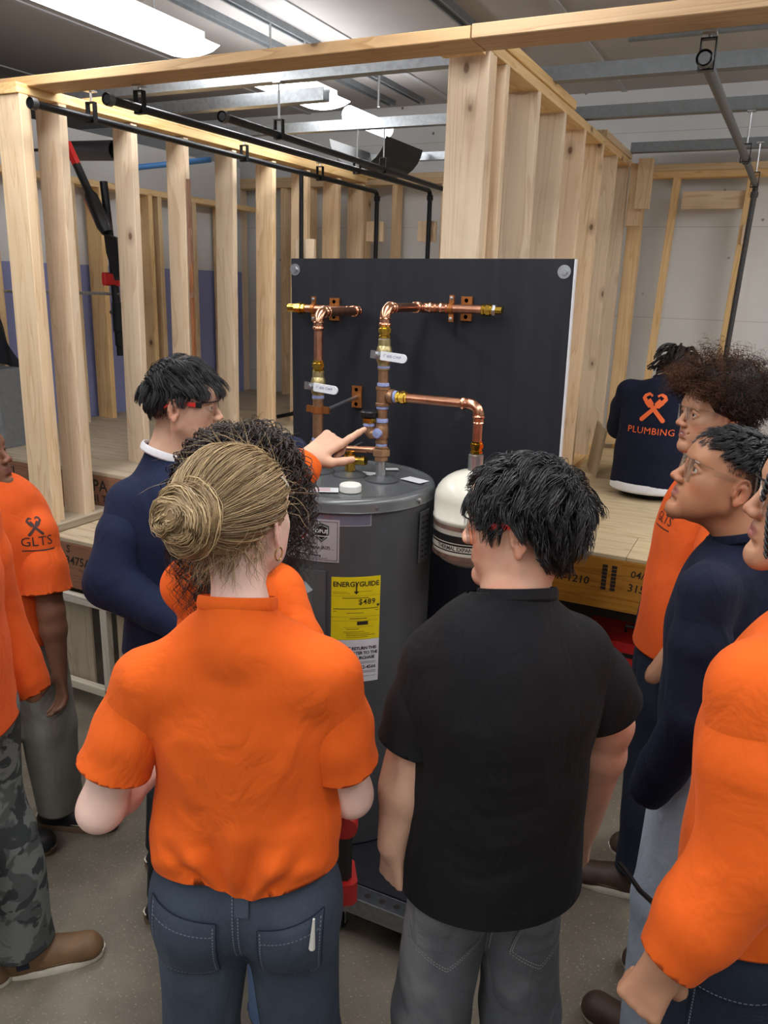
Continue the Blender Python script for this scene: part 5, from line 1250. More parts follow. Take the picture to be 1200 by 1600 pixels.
def pants(root, J, mat, rr=(.155, .1, .085, .08), fl=.72, fold=None, h=.010, name='trousers', top=None, butt=.0, hemz=.035):
    f_, up = A(J['f']), A((0, 0, 1.)); pts = [J['waist'], J['pelvis'], J['knL'], J['knR'], J['anL'], J['anR']]; lo, hi = bounds(pts, .2); F = Field(lo, hi, h)
    pv = A(J['pelvis']); tp = pv + up*.045 if top is None else A(top)
    F.cap(tp, pv, rr[0]*.96, rr[0], .015, (f_, fl)); hl, hr = A(J['hipL']), A(J['hipR']); cuts = []
    for s_ in 'LR':
        hp, kn, an = A(J['hip'+s_]), A(J['kn'+s_]), A(J['an'+s_]); F.cap(hp, kn, rr[1], rr[2], .03); F.cap(kn, an + unit(an-kn)*.05, rr[2], rr[3], .02); d = unit(an-kn); cuts.append((an + d*(-hemz+.02), d, .16))
        if butt: F.ell(hp - f_*.035*butt - up*.02, (.082, .082, .095), .05)
    vs, fs = F.mesh(); vs = smooth(vs, fs, 2, .5)
    if fold: vs = vs + normals(vs, fs)*fold(vs)[:, None]; vs = smooth(vs, fs, 1, .3)
    if J.get('z0'): vs[:, 2] = np.maximum(vs[:, 2], J['z0'] + .004)
    return bm_obj(name, cut_mesh(vs, fs, cuts, .005), CL[mat], root)
def shoe(root, an, d, mat, sole, L=.285, gore=None, name='boot', z=0., shaft=.06):
    an = A((an[0], an[1], z)); d = unit((d[0], d[1], 0)); r = A((d[1], -d[0], 0)); up = A((0, 0, 1.)); hl = an - d*.055; F = Field(an - .32, an + (.32, .32, .22), .006)
    w_ = lambda x, y, zz: an + d*x + r*y + up*zz
    F.cap(w_(-.035, 0, .052), w_(.02, 0, .055), .043, .043, .02, (r, .82)); F.cap(w_(-.01, 0, .06), w_(-.012, 0, .06+shaft), .047, .043, .02); F.cap(w_(.0, 0, .075), w_(.10, 0, .052), .046, .034, .03); F.cap(w_(.06, 0, .048), w_(.175, .0, .045), .047, .043, .02, (up, .8)); F.cap(w_(-.05, 0, .028), w_(.18, 0, .028), .038, .042, .02, (up, .6))
    vs, fs = F.mesh(); vs = smooth(vs, fs, 1); vs[:, 2] = np.maximum(vs[:, 2], z + .02); o = mesh_obj(name, vs, fs, M[mat], root)
    pts = []
    for k in range(24):
        a = 2*PI*k/24; c_, s_ = math.cos(a), math.sin(a); x = .065 + .158*c_*(1 if c_ > 0 else .98); y = s_*(.046 + .006*c_)*(abs(s_)**-.25 if abs(s_) > .2 else 1.); pts.append((x, y))
    mb = MB(); vs = [V(w_(x*q, y*q, zz)) for q, zz in ((.98, .0), (1., .004), (1.02, .028), (.97, .034)) for x, y in pts]
    mb.add(vs, [tuple(range(23, -1, -1)), tuple(range(72, 96))] + [(j*24+i, j*24+(i+1) % 24, (j+1)*24+(i+1) % 24, (j+1)*24+i) for j in range(3) for i in range(24)]); mb.build('sole', M[sole], o, smooth=True, ang=.9)
    mb = MB(); mb.tube([V(w_(x*.985, y*.985, .036)) for x, y in pts], .0035, 5, closed=True); mb.build('welt', M['sole' if sole != 'sole' else 'leather'], o, smooth=True)
    if gore:
        b = bvh_of(o)
        for sg in (-1, 1): project('elastic_gore', [grid_poly(((-.016, -.05), (.02, -.05), (.012, .035), (-.014, .035)), 6)], V(w_(.0, sg*.1, .095)), V(d), V((0, 0, 1)), V(r)*-sg, b, .0012, M[gore], o)
    return o
# ------------------------------------------------------------------ the people
POSES = {
 'woman': dict(pelvis=(-0.765,1.040,0.922), waist=(-0.765,1.040,1.070), chest=(-0.765,1.040,1.262), neckb=(-0.749,1.005,1.462), head=(-0.774,1.059,1.613), shL=(-0.903,0.947,1.330), elL=(-0.972,0.894,1.083), wrL=(-1.067,1.155,0.996), hipL=(-0.838,1.006,0.887), knL=(-0.868,1.015,0.487), anL=(-0.868,0.973,0.078), shR=(-0.614,1.080,1.349), elR=(-0.602,1.150,1.077), wrR=(-0.771,1.325,1.086), hipR=(-0.692,1.074,0.887), knR=(-0.679,1.103,0.487), anR=(-0.647,1.076,0.078), f=(-0.423,0.906,0.000), hf=(-0.036,0.999,0.035), h=1.740),
 'black': dict(pelvis=(-0.375,1.330,0.920), waist=(-0.375,1.330,1.067), chest=(-0.375,1.330,1.258), neckb=(-0.353,1.317,1.448), head=(-0.373,1.362,1.585), shL=(-0.492,1.277,1.314), elL=(-0.526,1.250,1.098), wrL=(-0.545,1.224,0.936), hipL=(-0.433,1.292,0.885), knL=(-0.473,1.290,0.486), anL=(-0.467,1.248,0.078), shR=(-0.265,1.416,1.338), elR=(-0.196,1.487,1.167), wrR=(-0.228,1.551,0.871), hipR=(-0.317,1.368,0.885), knR=(-0.300,1.405,0.486), anR=(-0.264,1.383,0.078), f=(-0.552,0.834,0.000), hf=(-0.998,-0.031,-0.052), h=1.735),
 'navy': dict(pelvis=(-1.571,1.752,0.943), waist=(-1.561,1.759,1.095), chest=(-1.547,1.767,1.290), neckb=(-1.562,1.750,1.495), head=(-1.506,1.796,1.650), shL=(-1.676,1.897,1.415), elL=(-1.363,2.007,1.477), wrL=(-1.327,2.142,1.486), hipL=(-1.628,1.812,0.908), knL=(-1.630,1.844,0.498), anL=(-1.671,1.832,0.080), shR=(-1.599,1.665,1.371), elR=(-1.596,1.570,1.178), wrR=(-1.342,1.599,1.067), hipR=(-1.520,1.689,0.908), knR=(-1.488,1.684,0.498), anR=(-1.506,1.645,0.080), f=(0.751,0.661,0.000), hf=(0.842,0.539,-0.035), h=1.780),
 'curly': dict(pelvis=(-1.076,1.442,0.864), waist=(-1.063,1.446,1.002), chest=(-1.046,1.451,1.182), neckb=(-1.024,1.419,1.401), head=(-1.066,1.470,1.554), shL=(-1.190,1.403,1.296), elL=(-1.091,1.540,1.411), wrL=(-1.065,1.748,1.556), hipL=(-1.152,1.426,0.831), knL=(-1.180,1.440,0.456), anL=(-1.189,1.401,0.073), shR=(-0.903,1.378,1.345), elR=(-0.755,1.317,1.110), wrR=(-0.732,1.310,0.908), hipR=(-1.005,1.455,0.831), knR=(-0.988,1.479,0.456), anR=(-0.965,1.447,0.073), f=(-0.200,0.980,0.000), hf=(-0.191,0.982,0.000), h=1.630),
 'far_left': dict(pelvis=(-2.220,1.700,0.848), waist=(-2.220,1.700,0.984), chest=(-2.220,1.700,1.160), neckb=(-2.296,1.676,1.298), head=(-2.253,1.680,1.428), shL=(-2.093,1.759,1.178), elL=(-2.038,1.729,0.928), wrL=(-2.014,1.720,0.716), hipL=(-2.186,1.766,0.816), knL=(-2.159,1.777,0.448), anL=(-2.183,1.807,0.072), shR=(-2.313,1.561,1.272), elR=(-2.354,1.526,1.016), wrR=(-2.271,1.478,0.784), hipR=(-2.254,1.634,0.816), knR=(-2.247,1.606,0.448), anR=(-2.285,1.608,0.072), f=(0.890,-0.455,0.000), hf=(0.900,0.338,0.276), h=1.600),
 'near_left': dict(pelvis=(-1.760,1.150,0.927), waist=(-1.760,1.150,1.076), chest=(-1.760,1.150,1.269), neckb=(-1.798,1.142,1.470), head=(-1.740,1.155,1.622), shL=(-1.820,1.323,1.391), elL=(-1.854,1.371,1.111), wrL=(-1.753,1.399,0.857), hipL=(-1.777,1.229,0.893), knL=(-1.762,1.257,0.490), anL=(-1.752,1.277,0.086), shR=(-1.741,0.968,1.391), elR=(-1.751,0.910,1.111), wrR=(-1.648,0.928,0.857), hipR=(-1.743,1.071,0.893), knR=(-1.717,1.052,0.490), anR=(-1.918,1.085,0.129), f=(0.976,0.217,0.000), hf=(0.976,0.217,0.000), h=1.750),
 'afro': dict(pelvis=(-0.175,2.632,0.933), waist=(-0.160,2.639,1.082), chest=(-0.141,2.647,1.276), neckb=(-0.082,2.662,1.478), head=(-0.155,2.647,1.637), shL=(-0.079,2.475,1.399), elL=(-0.076,2.412,1.118), wrL=(-0.203,2.380,0.862), hipL=(-0.166,2.551,0.898), knL=(-0.184,2.522,0.493), anL=(-0.166,2.474,0.086), shR=(-0.136,2.836,1.399), elR=(-0.150,2.882,1.118), wrR=(-0.279,2.860,0.862), hipR=(-0.191,2.711,0.898), knR=(-0.217,2.731,0.493), anR=(-0.078,2.689,0.050), f=(-0.988,-0.156,0.000), hf=(-0.806,-0.583,0.105), h=1.760),
 'navy_right': dict(pelvis=(-0.003,1.975,0.912), waist=(-0.010,1.975,1.058), chest=(-0.020,1.975,1.247), neckb=(0.006,1.963,1.445), head=(-0.073,1.955,1.587), shL=(-0.061,1.798,1.367), elL=(-0.042,1.741,1.092), wrL=(-0.130,1.768,0.843), hipL=(-0.025,1.900,0.877), knL=(-0.051,1.883,0.482), anL=(-0.021,1.855,0.077), shR=(0.049,2.139,1.367), elR=(0.100,2.183,1.092), wrR=(0.016,2.219,0.843), hipR=(0.023,2.050,0.877), knR=(0.012,2.080,0.482), anR=(0.053,2.084,0.077), f=(-0.952,0.307,0.000), hf=(-0.863,-0.372,0.342), h=1.720),
 'front_right': dict(pelvis=(0.117,1.343,0.970), waist=(0.117,1.343,1.125), chest=(0.117,1.343,1.327), neckb=(0.153,1.324,1.537), head=(0.098,1.353,1.696), shL=(0.047,1.165,1.455), elL=(0.078,1.128,1.219), wrL=(-0.017,1.070,1.035), hipL=(0.078,1.269,0.933), knL=(0.046,1.256,0.512), anL=(0.073,1.221,0.082), shR=(0.225,1.501,1.455), elR=(0.273,1.540,1.162), wrR=(0.179,1.596,0.897), hipR=(0.156,1.417,0.933), knR=(0.149,1.450,0.512), anR=(0.193,1.448,0.082), f=(-0.884,0.468,0.000), hf=(-0.956,-0.259,0.139), h=1.830),
}

upv = A((0, 0, 1.))
def rt(J): f = A(J['f']); return A((f[1], -f[0], 0))
def wrench_logo(k=1.):
    """two crossed pipe wrenches as flat pieces, about 1 unit wide"""
    out = []
    for s_ in (-1, 1):
        c, s1 = math.cos(.82), math.sin(.82)
        def T(x, y, s_=s_): return ((x*c - y*s1)*s_*k, (x*s1 + y*c)*k)
        L_ = lambda pl: [T(*p) for p in pl]
        for q in ([(-.6, -.085), (.14, -.075), (.14, .075), (-.6, .085)], [(-.66, -.045), (-.6, -.085), (-.6, .085), (-.66, .045)], [(.14, -.13), (.40, -.14), (.40, .14), (.14, .12)], [(.40, -.12), (.50, -.12), (.50, .03), (.40, .03)], [(.50, -.12), (.60, -.10), (.66, .06), (.50, .03)], [(.54, .03), (.66, .06), (.60, .24), (.50, .20)], [(.40, .20), (.50, .20), (.60, .24), (.42, .29)]):
            out.append((L_(q), [(0, 1, 2, 3) if s_ > 0 else (3, 2, 1, 0)]))
    return out
def chest_logo(o, J, at, u, d, mat, sub='GLTS', sz=.045):
    b = bvh_of(o); u = V(-rt(J)); d = V(d).normalized(); v = V((0, 0, 1)); at = V(at)
    project('chest_emblem', wrench_logo(sz), at + v*.045, u, v, d, b, .0015, M[mat], o)
    vs, fs = text_mesh(sub, .042); project('chest_lettering', [(vs, fs), line_strip([(-.045, -.028), (.05, -.028)], .004)], at, u, v, d, b, .0015, M[mat], o)

# ---- woman with a bun, orange tee, seen from behind
J = POSES['woman']; f = A(J['f']); r = rt(J)
t = new_person(J, 'person seen from behind with ash blonde bun, orange tee shirt and slate work trousers')
aL = arm_mesh(J['shL'], J['elL'], J['wrL'], dict(d=A(J['wrL'])-A(J['elL']) + f*.02, n=-upv + f*.3, side=-1), (.045, .04, .038, .025))
aR = arm_mesh(J['shR'], J['elR'], J['wrR'], dict(d=A(J['wrR'])-A(J['elR']) + f*.02, n=-upv + f*.3, side=1), (.045, .04, .038, .025))
b, Rm, o = body(t, J, 'pale', (aL, aR), .955, 0., dict(nose=.9, nk=.92), brow='blonde', noarm='LR', hv=.0035)
hem = A(J['pelvis']) + upv*.06; pk = A(J['pelvis']) - f*.13
fo = Folds(3, .0042, 22, 6)
for k in range(7): fo.crease(hem - f*.12 + r*(.0 + .012*(k-3)) - upv*.01, hem - f*.12 + r*.055*(k-3) + upv*(.13 - .014*abs(k-3)), .013, .009*(1 if k % 2 else -1.1))
for s_ in (-1, 1):
    ax = A(J['shR' if s_ > 0 else 'shL']) - upv*.1 - f*.07 - r*s_*.02
    fo.crease(ax, ax - upv*.16 - r*s_*.03, .016, -.007); fo.crease(ax - r*s_*.03, ax - upv*.1 - r*s_*.09, .02, .005)
    fo.crease(hem + r*s_*.15 - f*.09 + upv*.02, hem + r*s_*.04 - f*.13 + upv*.06, .016, .008)
def blouse(F): F.cap(hem - r*.075 + upv*.035 - f*.03, hem + r*.075 + upv*.035 - f*.03, .105, .105, .03, (f, .85)); F.cap(hem - r*.07 - upv*.05 - f*.03, hem + r*.07 - upv*.05 - f*.03, .098, .098, .03, (f, .85))
def tail(p):
    q = A(p) - hem; x = q @ r; y = q @ f; z = q[2]
    if y < 0 and z < .1: p = p.copy(); k = max(0., 1 - max(0, z)/.1); p.z -= k*(.022*math.exp(-((x-.01)/.05)**2) + .003*math.sin(x*30)); p += V(f)*k*(.010 + .004*math.cos(x*45))
    return p
sh = shirt(t, J, 'orange', hem - upv*.004, (.168, .16, .168), .66, sleeve=('short', 'short'), sr=(.066, .074), fold=fo, neck=(.064, .014), extra=blouse, h=.007, warp=tail, slen=.66, shr=.052)
fp = Folds(11, .003, 20, 5)
pz = A(J['pelvis'])
fp.crease(pz - f*.14 - upv*.05, pz - f*.1 - upv*.2, .018, -.014)
for s_ in (-1, 1):
    hp = A(J['hipR' if s_ > 0 else 'hipL']); fp.crease(pz - f*.1 - upv*.17 + r*s_*.02, hp - f*.09 - upv*.12 + r*s_*.08, .014, -.008); fp.crease(pz - f*.1 - upv*.22 + r*s_*.03, hp - f*.08 - upv*.2 + r*s_*.08, .014, .006)
pt = pants(t, J, 'slate', (.150, .088, .078, .082), .7, fp, butt=1, h=.008)
bv = bvh_of(pt); dn = V(f)
for s_ in (-1, 1):
    og = V(pz - f*.25 + r*s_*.1 - upv*.075); Q = [(-.062, -.085), (.062, -.085), (.066, .055), (-.058, .075)]
    if s_ > 0: Q = [(-.058, -.075), (.05, -.07), (.056, .075), (-.058, .05)]
    p_ = project('back_pocket', [grid_poly(Q)], og, r, upv, dn, bv, .006, CL['slate'], pt)
    project('pocket_edge', [line_strip([Q[3], Q[0], Q[1], Q[2], Q[3]], .0045)], og, r, upv, dn, bv, .0052, CL['navy_twill'], p_)
    ins = [(x*.93, y*.93) for x, y in Q]; project('pocket_stitching', [line_strip([ins[3], ins[0], ins[1], ins[2]], .0022, .007), line_strip([(ins[3][0], ins[3][1]-.022), (ins[2][0], ins[2][1]-.022)], .002, .007)], og, r, upv, dn, bv, .0075, M['thread'], p_)
project('seat_seam', [line_strip([(-.005, .1), (-.005, -.1)], .0022, .007), line_strip([(.005, .1), (.005, -.1)], .0022, .007)], V(pz - f*.25 - upv*.03), r, upv, dn, bv, .003, M['thread'], pt)
project('belt_loop', [grid_poly([(-.013, -.03), (.013, -.03), (.013, .03), (-.013, .03)], 3)], V(pz - f*.25 + upv*.025 + r*.012), r, upv, dn, bv, .006, CL['slate'], pt)
MB().cyl(V(pz - f*.118 + r*.138 - upv*.06), V(pz - f*.127 + r*.142 + upv*.012), .006, 8, 0, .002).build('white_pencil', M['white'], pt)
for s_, an in (('L', J['anL']), ('R', J['anR'])): shoe(t, an, f, 'leather', 'sole')
# bun hair
bun = A((-.008, -.12, .032))
regw = hreg(-.012, lambda y: np.interp(y, [-.12, -.08, -.05, -.03, .012, .03, .05, .07, .09], [-.075, -.07, -.055, .0, .03, .02, .045, .064, .07]))
p, nn = roots(2700, 5, regw); q = bun - p; L = np.linalg.norm(q, axis=1)*1.12
P1 = paths(p, nn, L, 9, lambda x, t_: (bun - x), .12, 0., 5, .05, 1.035, .35, 160, .3)
bits = [scalp(regw, 1.022), strands(P1, .0011, 5, tint=np.clip(np.random.default_rng(2).normal(.45, .3, len(p)), 0, 1))]
rg = np.random.default_rng(9); N = 1000; M_ = 17; th0 = rg.uniform(0, 6.28, N); tt = np.linspace(0, 1, M_)
ax_ = unit((-.3, -1, .25)); e1 = unit(np.cross(ax_, (0, 0, 1))); e2 = np.cross(ax_, e1)
lobes = rg.integers(0, 5, N); R0 = np.array([.018, .034, .048, .056, .044])[lobes] + rg.normal(0, .005, N); H0 = np.array([.048, .042, .026, .004, .016])[lobes] + rg.normal(0, .004, N)
ang = th0[:, None] + (1.1 + .5*rg.uniform(size=N))[:, None]*2*PI*.6*tt[None, :]*np.where(lobes % 2 == 0, 1, 1)[:, None]
wob = .007*np.sin(ang*2 + lobes[:, None]*1.9) + .0025*np.sin(ang*5 + th0[:, None])
RR = R0[:, None] + wob; HH = H0[:, None] + .006*np.sin(ang + lobes[:, None])
PB = bun + RR[..., None]*(np.cos(ang)[..., None]*e1 + .92*np.sin(ang)[..., None]*e2) + HH[..., None]*ax_
bits.append(strands(PB, .0011, 4, tint=np.clip(rg.normal(.55, .28, N), 0, 1)))
f0 = Field(bun - .09, bun + .09, .004); f0.ell(bun + ax_*.008, (.054, .044, .05), .01); v_, q_ = f0.mesh(); bits.append((v_, q_, np.full(len(v_), .2)))
p, nn = roots(330, 8, lambda x: (x[:, 2] < .0) & (x[:, 1] < -.03) & (x[:, 2] > -.085)); P2 = paths(p, nn, rg.uniform(.03, .09, 330), 10, lambda x, t_: np.stack([x[:, 0]*.6, -np.abs(x[:, 1])*.4, -np.ones(len(x))*.06], 1), .7, .5, 3, .5, 1.03); bits.append(strands(helix(P2, .003, 1.5, 4), .0005, 6))
p, nn = roots(260, 12, regw); P3 = paths(p, nn, rg.uniform(.03, .1, 260), 9, lambda x, t_: (bun - x), 1.0, .0, 3, .5, 1.04); bits.append(strands(P3, .00035, 6, tint=.9))
hd = hair_obj('hair', bits, Rm, o, .955, HA['blonde'], t)
pe = to_w(Rm, o, (.0785, -.008, -.042), .955); MB().tube([V(pe + Rm @ A((.002, .011*math.cos(a), .011*math.sin(a) - .008))) for a in np.linspace(0, 2*PI, 17)[:-1]], .0014, 6, closed=True).build('hoop_earring', M['gold'], t, smooth=True)
for kk, pz_ in enumerate(((.070, .03, .055), (.074, .03, .062))): MB().tube([V(to_w(Rm, o, A(pz_) + d_, .955)) for d_ in (A((.006, .0, .0)), A((.008, -.012, .012)), A((.006, -.02, .022)))], .0016, 6).build('hair_clip', M['white'], t)

# ---- man in black tee, seen from behind with head turned left
J = POSES['black']; f = A(J['f']); r = rt(J)
t = new_person(J, 'person from behind in plain black tee and grey jeans, black wavy hair, head turned left')
aL = arm_mesh(J['shL'], J['elL'], J['wrL'], dict(d=(-.02, .1, -1.), n=-r*.9 - f*.5, side=1, curl=(1.0, 1.15, 1.2, 1.2), thumb=.7, sc=1.04, spread=.03), (.056, .05, .047, .03))
aR = arm_mesh(J['shR'], J['elR'], J['wrR'], dict(d=(-.1, .3, -1.), n=r, side=-1, curl=(.5, .5, .5, .5)), (.054, .047, .044, .029))
b, Rm, o = body(t, J, 'light', (aL, aR), .985, 0., dict(nose=.75, jaw=1.04, nk=1.06), noarm='LR')
hem = A(J['pelvis']) - upv*.075
fo = Folds(21, .0042, 17, 6)
for s_ in (-1, 1):
    ax = A(J['shR' if s_ > 0 else 'shL']) - upv*.1 - f*.08 - r*s_*.02
    fo.crease(ax, ax - upv*.2 - r*s_*.02, .018, -.008); fo.crease(ax + upv*.04, ax - upv*.02 - r*s_*.12, .02, .005)
for k in range(4): fo.crease(hem - f*.14 + upv*(.1+.07*k) - r*.12, hem - f*.15 + upv*(.16+.05*k) + r*.14, .014, .004*(1 if k % 2 else -1))
sh = shirt(t, J, 'black', hem, (.183, .174, .188), .8, sleeve=('short', 'short'), sr=(.076, .086), fold=fo, neck=(.07, .016), h=.0075, shr=.06)
fp = Folds(31, .0035, 16, 5); pz = A(J['pelvis'])
fp.crease(pz - f*.14 - upv*.1, pz - f*.1 - upv*.26, .02, -.016)
for s_ in (-1, 1):
    hp = A(J['hipR' if s_ > 0 else 'hipL']); fp.crease(pz - f*.1 - upv*.25 + r*s_*.02, hp - f*.1 - upv*.2 + r*s_*.07, .02, .009)
pt = pants(t, J, 'grey_denim', (.138, .078, .083, .092), .7, fp, butt=.4)
bv = bvh_of(pt); dn = V(f)
for s_, Q in ((-1, [(-.07, -.06), (.07, -.035), (.075, .09), (-.085, .085)]), (1, [(-.06, -.075), (.065, -.06), (.085, .08), (-.04, .085)])):
    og = V(pz - f*.25 + r*s_*.095 - upv*.13)
    Qp = [Q[0], ((Q[0][0]+Q[1][0])/2, Q[0][1]-.035), Q[1], Q[2], Q[3]]
    p_ = project('back_pocket', [grid_poly(Q)], og, r, upv, dn, bv, .005, CL['grey_denim'], pt)
    project('pocket_stitching', [line_strip([Q[3], Q[0], Qp[1], Q[1], Q[2]], .002, .006), line_strip([(a*.93, c*.93) for a, c in (Q[3], Q[0], Qp[1], Q[1], Q[2])], .002, .006)], og, r, upv, dn, bv, .0065, M['thread_grey'], p_)
project('seat_seam', [line_strip([(-.004, .1), (-.004, -.1)], .002, .006), line_strip([(.004, .1), (.004, -.1)], .002, .006), line_strip([(-.004, .03), (-.05, .05), (-.14, .075)], .002, .006), line_strip([(-.004, .03), (.05, .05), (.14, .075)], .002, .006)], V(pz - f*.25 - upv*.13), r, upv, dn, bv, .003, M['thread_grey'], pt)
for an in (J['anL'], J['anR']): shoe(t, an, f, 'boot_black', 'sole')
regb = hreg(-.006, lambda y: np.interp(y, [-.12, -.08, -.05, -.034, -.028, .014, .03, .05, .07, .09], [-.11, -.105, -.085, -.04, .026, .03, .012, .035, .055, .06]))
def flb(x, t_): return np.stack([x[:, 0]*1.2 + .02*np.sin(x[:, 1]*60), np.where(x[:, 2] > .06, .035, np.where(x[:, 1] > .02, .03, -.05)), -.05 - .5*np.clip(.06 - x[:, 2], 0, 1)], 1)
bits = hair_short(15, flb, .07, .05, 2800, .5, .5, .12, .7, .0014, regb, 110, 1.08, 8, 1.045)
p, nn = roots(1200, 71, regb); P = paths(p, nn, np.random.default_rng(3).uniform(.045, .07, 1200), 9, flb, .65, .45, 72, .25, 1.1, .8, 70); bits.append(strands(helix(P, .005, .6, 5), .0012, 7))
hair_obj('hair', bits, Rm, o, .985, HA['black'], t)
glasses(b, Rm, o, .985, 'red_frame', 'frame_black')

# ---- navy sweatshirt, black fringe, in profile at the left
J = POSES['navy']; f = A(J['f']); r = rt(J)
t = new_person(J, 'person in navy sweatshirt with white collar, left of the water heater')
b, Rm, o = body(t, J, 'light', (), .955, 0., dict(nose=.85, jaw=.96), stub=lambda p: np.clip(((p[:, 1] < -.03) & (p[:, 2] < -.0))*(p[:, 2] + .10)/.1, 0, .6)*((p[:, 2] > -.1)), brow='black')
fo = Folds(41, .005, 17, 5)
shn = shirt(t, J, 'navy', A(J['pelvis']) - upv*.02, (.185, .185, .19), .72, sleeve=('long', 'long'), sr=(.082, .085), fold=fo, neck=(.07, .02), colr='white', cuffr=.04)
pants(t, J, 'black_canvas', (.165, .1, .085, .08), .72, Folds(42, .004, 18))
for an in (J['anL'], J['anR']): shoe(t, an, f, 'boot_black', 'sole_brown')
regn = hreg(0., lambda y: np.interp(y, [-.12, -.08, -.05, -.03, .012, .028, .05, .07, .09], [-.03, -.02, .0, .03, .034, .02, .04, .05, .056]))
def fln(x, t_): return np.stack([x[:, 0]*.9, np.where(x[:, 2] > .055, .07, np.where(x[:, 1] > -.02, .02, -.03)), -.04 - .3*np.clip(.07-x[:, 2], 0, 1)], 1)
bits = hair_short(25, fln, .09, .026, 2300, .6, .4, .14, .6, .0012, regn, 110, 1.08, 9, 1.05)
p, nn = roots(500, 26, lambda x: (x[:, 1] > .03) & (x[:, 2] > .055)); P = paths(p, nn, np.random.default_rng(3).uniform(.04, .066, 500), 12, lambda x, t_: np.stack([x[:, 0]*.5 + .01, np.full(len(x), .04), np.full(len(x), -.06)], 1), .9, .7, 27, .25, 1.1, .75, 22); bits.append(strands(P, .0012, 7))
p, nn = roots(900, 28, lambda x: (x[:, 1] < .035) & (x[:, 2] < .05) & (x[:, 2] > np.interp(x[:, 1], [-.1, -.035, -.03, .02, .035], [-.06, -.035, .026, .026, .005]))); P = paths(p, nn, np.full(900, .014), 4, lambda x, t_: np.stack([x[:, 0]*0, -.02 + x[:, 1]*0, -.06 + x[:, 0]*0], 1), .3, .3, 4, .1, 1.0); bits.append(strands(P, .0009, 8))
hair_obj('hair', bits, Rm, o, .955, HA['black'], t)
glasses(b, Rm, o, .955, 'red_frame', 'frame_black')

# ---- curly haired person pointing over the tank
J = POSES['curly']; f = A(J['f']); r = rt(J)
t = new_person(J, 'person with long dark curls pointing at the pipes above the heater')
vR = A(_R); vU = A(_U); vF = A(_F)
wr_ = A(J['wrL']); dp = unit(vR*.78 + vU*.62 + vF*.25); nb_ = unit(-vF*.8 - vR*.25 + vU*.35)
aL = arm_mesh(J['shL'], J['elL'], J['wrL'], dict(d=dp, n=nb_, side=-1 if np.cross(dp, nb_) @ vU > 0 else 1, curl=(.02, 1.0, 1.15, 1.2), thumb=.2, tcurl=.1, sc=1.06, spread=.04), (.042, .038, .036, .027), .0028)
aR = arm_mesh(J['shR'], J['elR'], J['wrR'], dict(d=(.02, .1, -1.), n=r*.8 - f*.4, side=-1, curl=(.9, 1., 1., 1.), thumb=.6), (.042, .038, .036, .025))
b, Rm, o = body(t, J, 'warm', (aL, aR), .94, 0., dict(nk=.9), noarm='LR', hv=.0045)
sh = shirt(t, J, 'orange', A(J['pelvis']) - upv*.02, (.165, .165, .175), .68, sleeve=('long', 'long'), sr=(.066, .07), fold=Folds(51, .005, 22, 5), neck=(.066, .012), cuffr=.041)
pants(t, J, 'blue_denim', (.16, .095, .08, .085), .72, Folds(52, .004, 18))
for an in (J['anL'], J['anR']): shoe(t, an, f, 'leather', 'sole')
pw = A(J['pelvis']); o_ = MB().cbox((-.05, -.025, -.12), (.05, .025, .07), .012, 0, MX.Translation(V(pw - r*.19 - f*.03 - upv*.04))).build('black_tool_pouch', M['dark_cloth'], t)
p, nn = roots(720, 61, hreg(-.01)); rg = np.random.default_rng(62)
P = paths(p, nn, rg.uniform(.26, .40, 720), 52, lambda x, t_: np.stack([x[:, 0]*.3, x[:, 1]*.3 - .01, -.1 + x[:, 0]*0], 1), .95, 2.2, 63, .1, 1.12, .5, 90, .65)
bits = [scalp(hreg(-.01), 1.06), strands(helix(P, .0085, 8., 64), .0016, 65)]
p, nn = roots(500, 66, hreg(.02)); P = paths(p, nn, rg.uniform(.05, .09, 500), 22, lambda x, t_: np.stack([x[:, 0], x[:, 1], x[:, 0]*0 - .01], 1), 1.2, .4, 67, .4, 1.1, .3, 90); bits.append(strands(helix(P, .006, 2.5, 68), .0011, 69))
hair_obj('hair', bits, Rm, o, .94, HA['curl'], t)
# tool in the hanging hand
wr_ = A(J['wrR']); tl = thing('cordless_tool', 'red and black cordless power tool held low in front of the water heater', 'power tool', V(wr_ + (0, .03, -.15)))
T_ = MX.Translation(V(wr_ + (.01, .035, -.1))) @ MX.Rotation(.6, 4, 'Z')
MB().cbox((-.02, -.03, -.10), (.02, .03, .02), .01, 0, T_).build('handle', M['black_plastic'], tl); MB().cbox((-.032, -.045, -.155), (.032, .045, -.10), .012, 0, T_).build('battery', M['red_plastic'], tl)
MB().lathe([(.001, 0), (.028, .004), (.03, .02), (.03, .1), (.02, .12), (.016, .15), (.001, .152)], T_ @ frame((.1, 1, .1), None, (0, -.04, .04)), 16).build('motor_housing', M['red_plastic'], tl, smooth=True)
MB().tube([V(wr_ + A((.036*math.cos(a), .032*math.sin(a), .012))) for a in np.linspace(0, 2*PI, 15)[:-1]], .006, 6, closed=True).build('wrist_band', M['dark_cloth'], t, smooth=True)

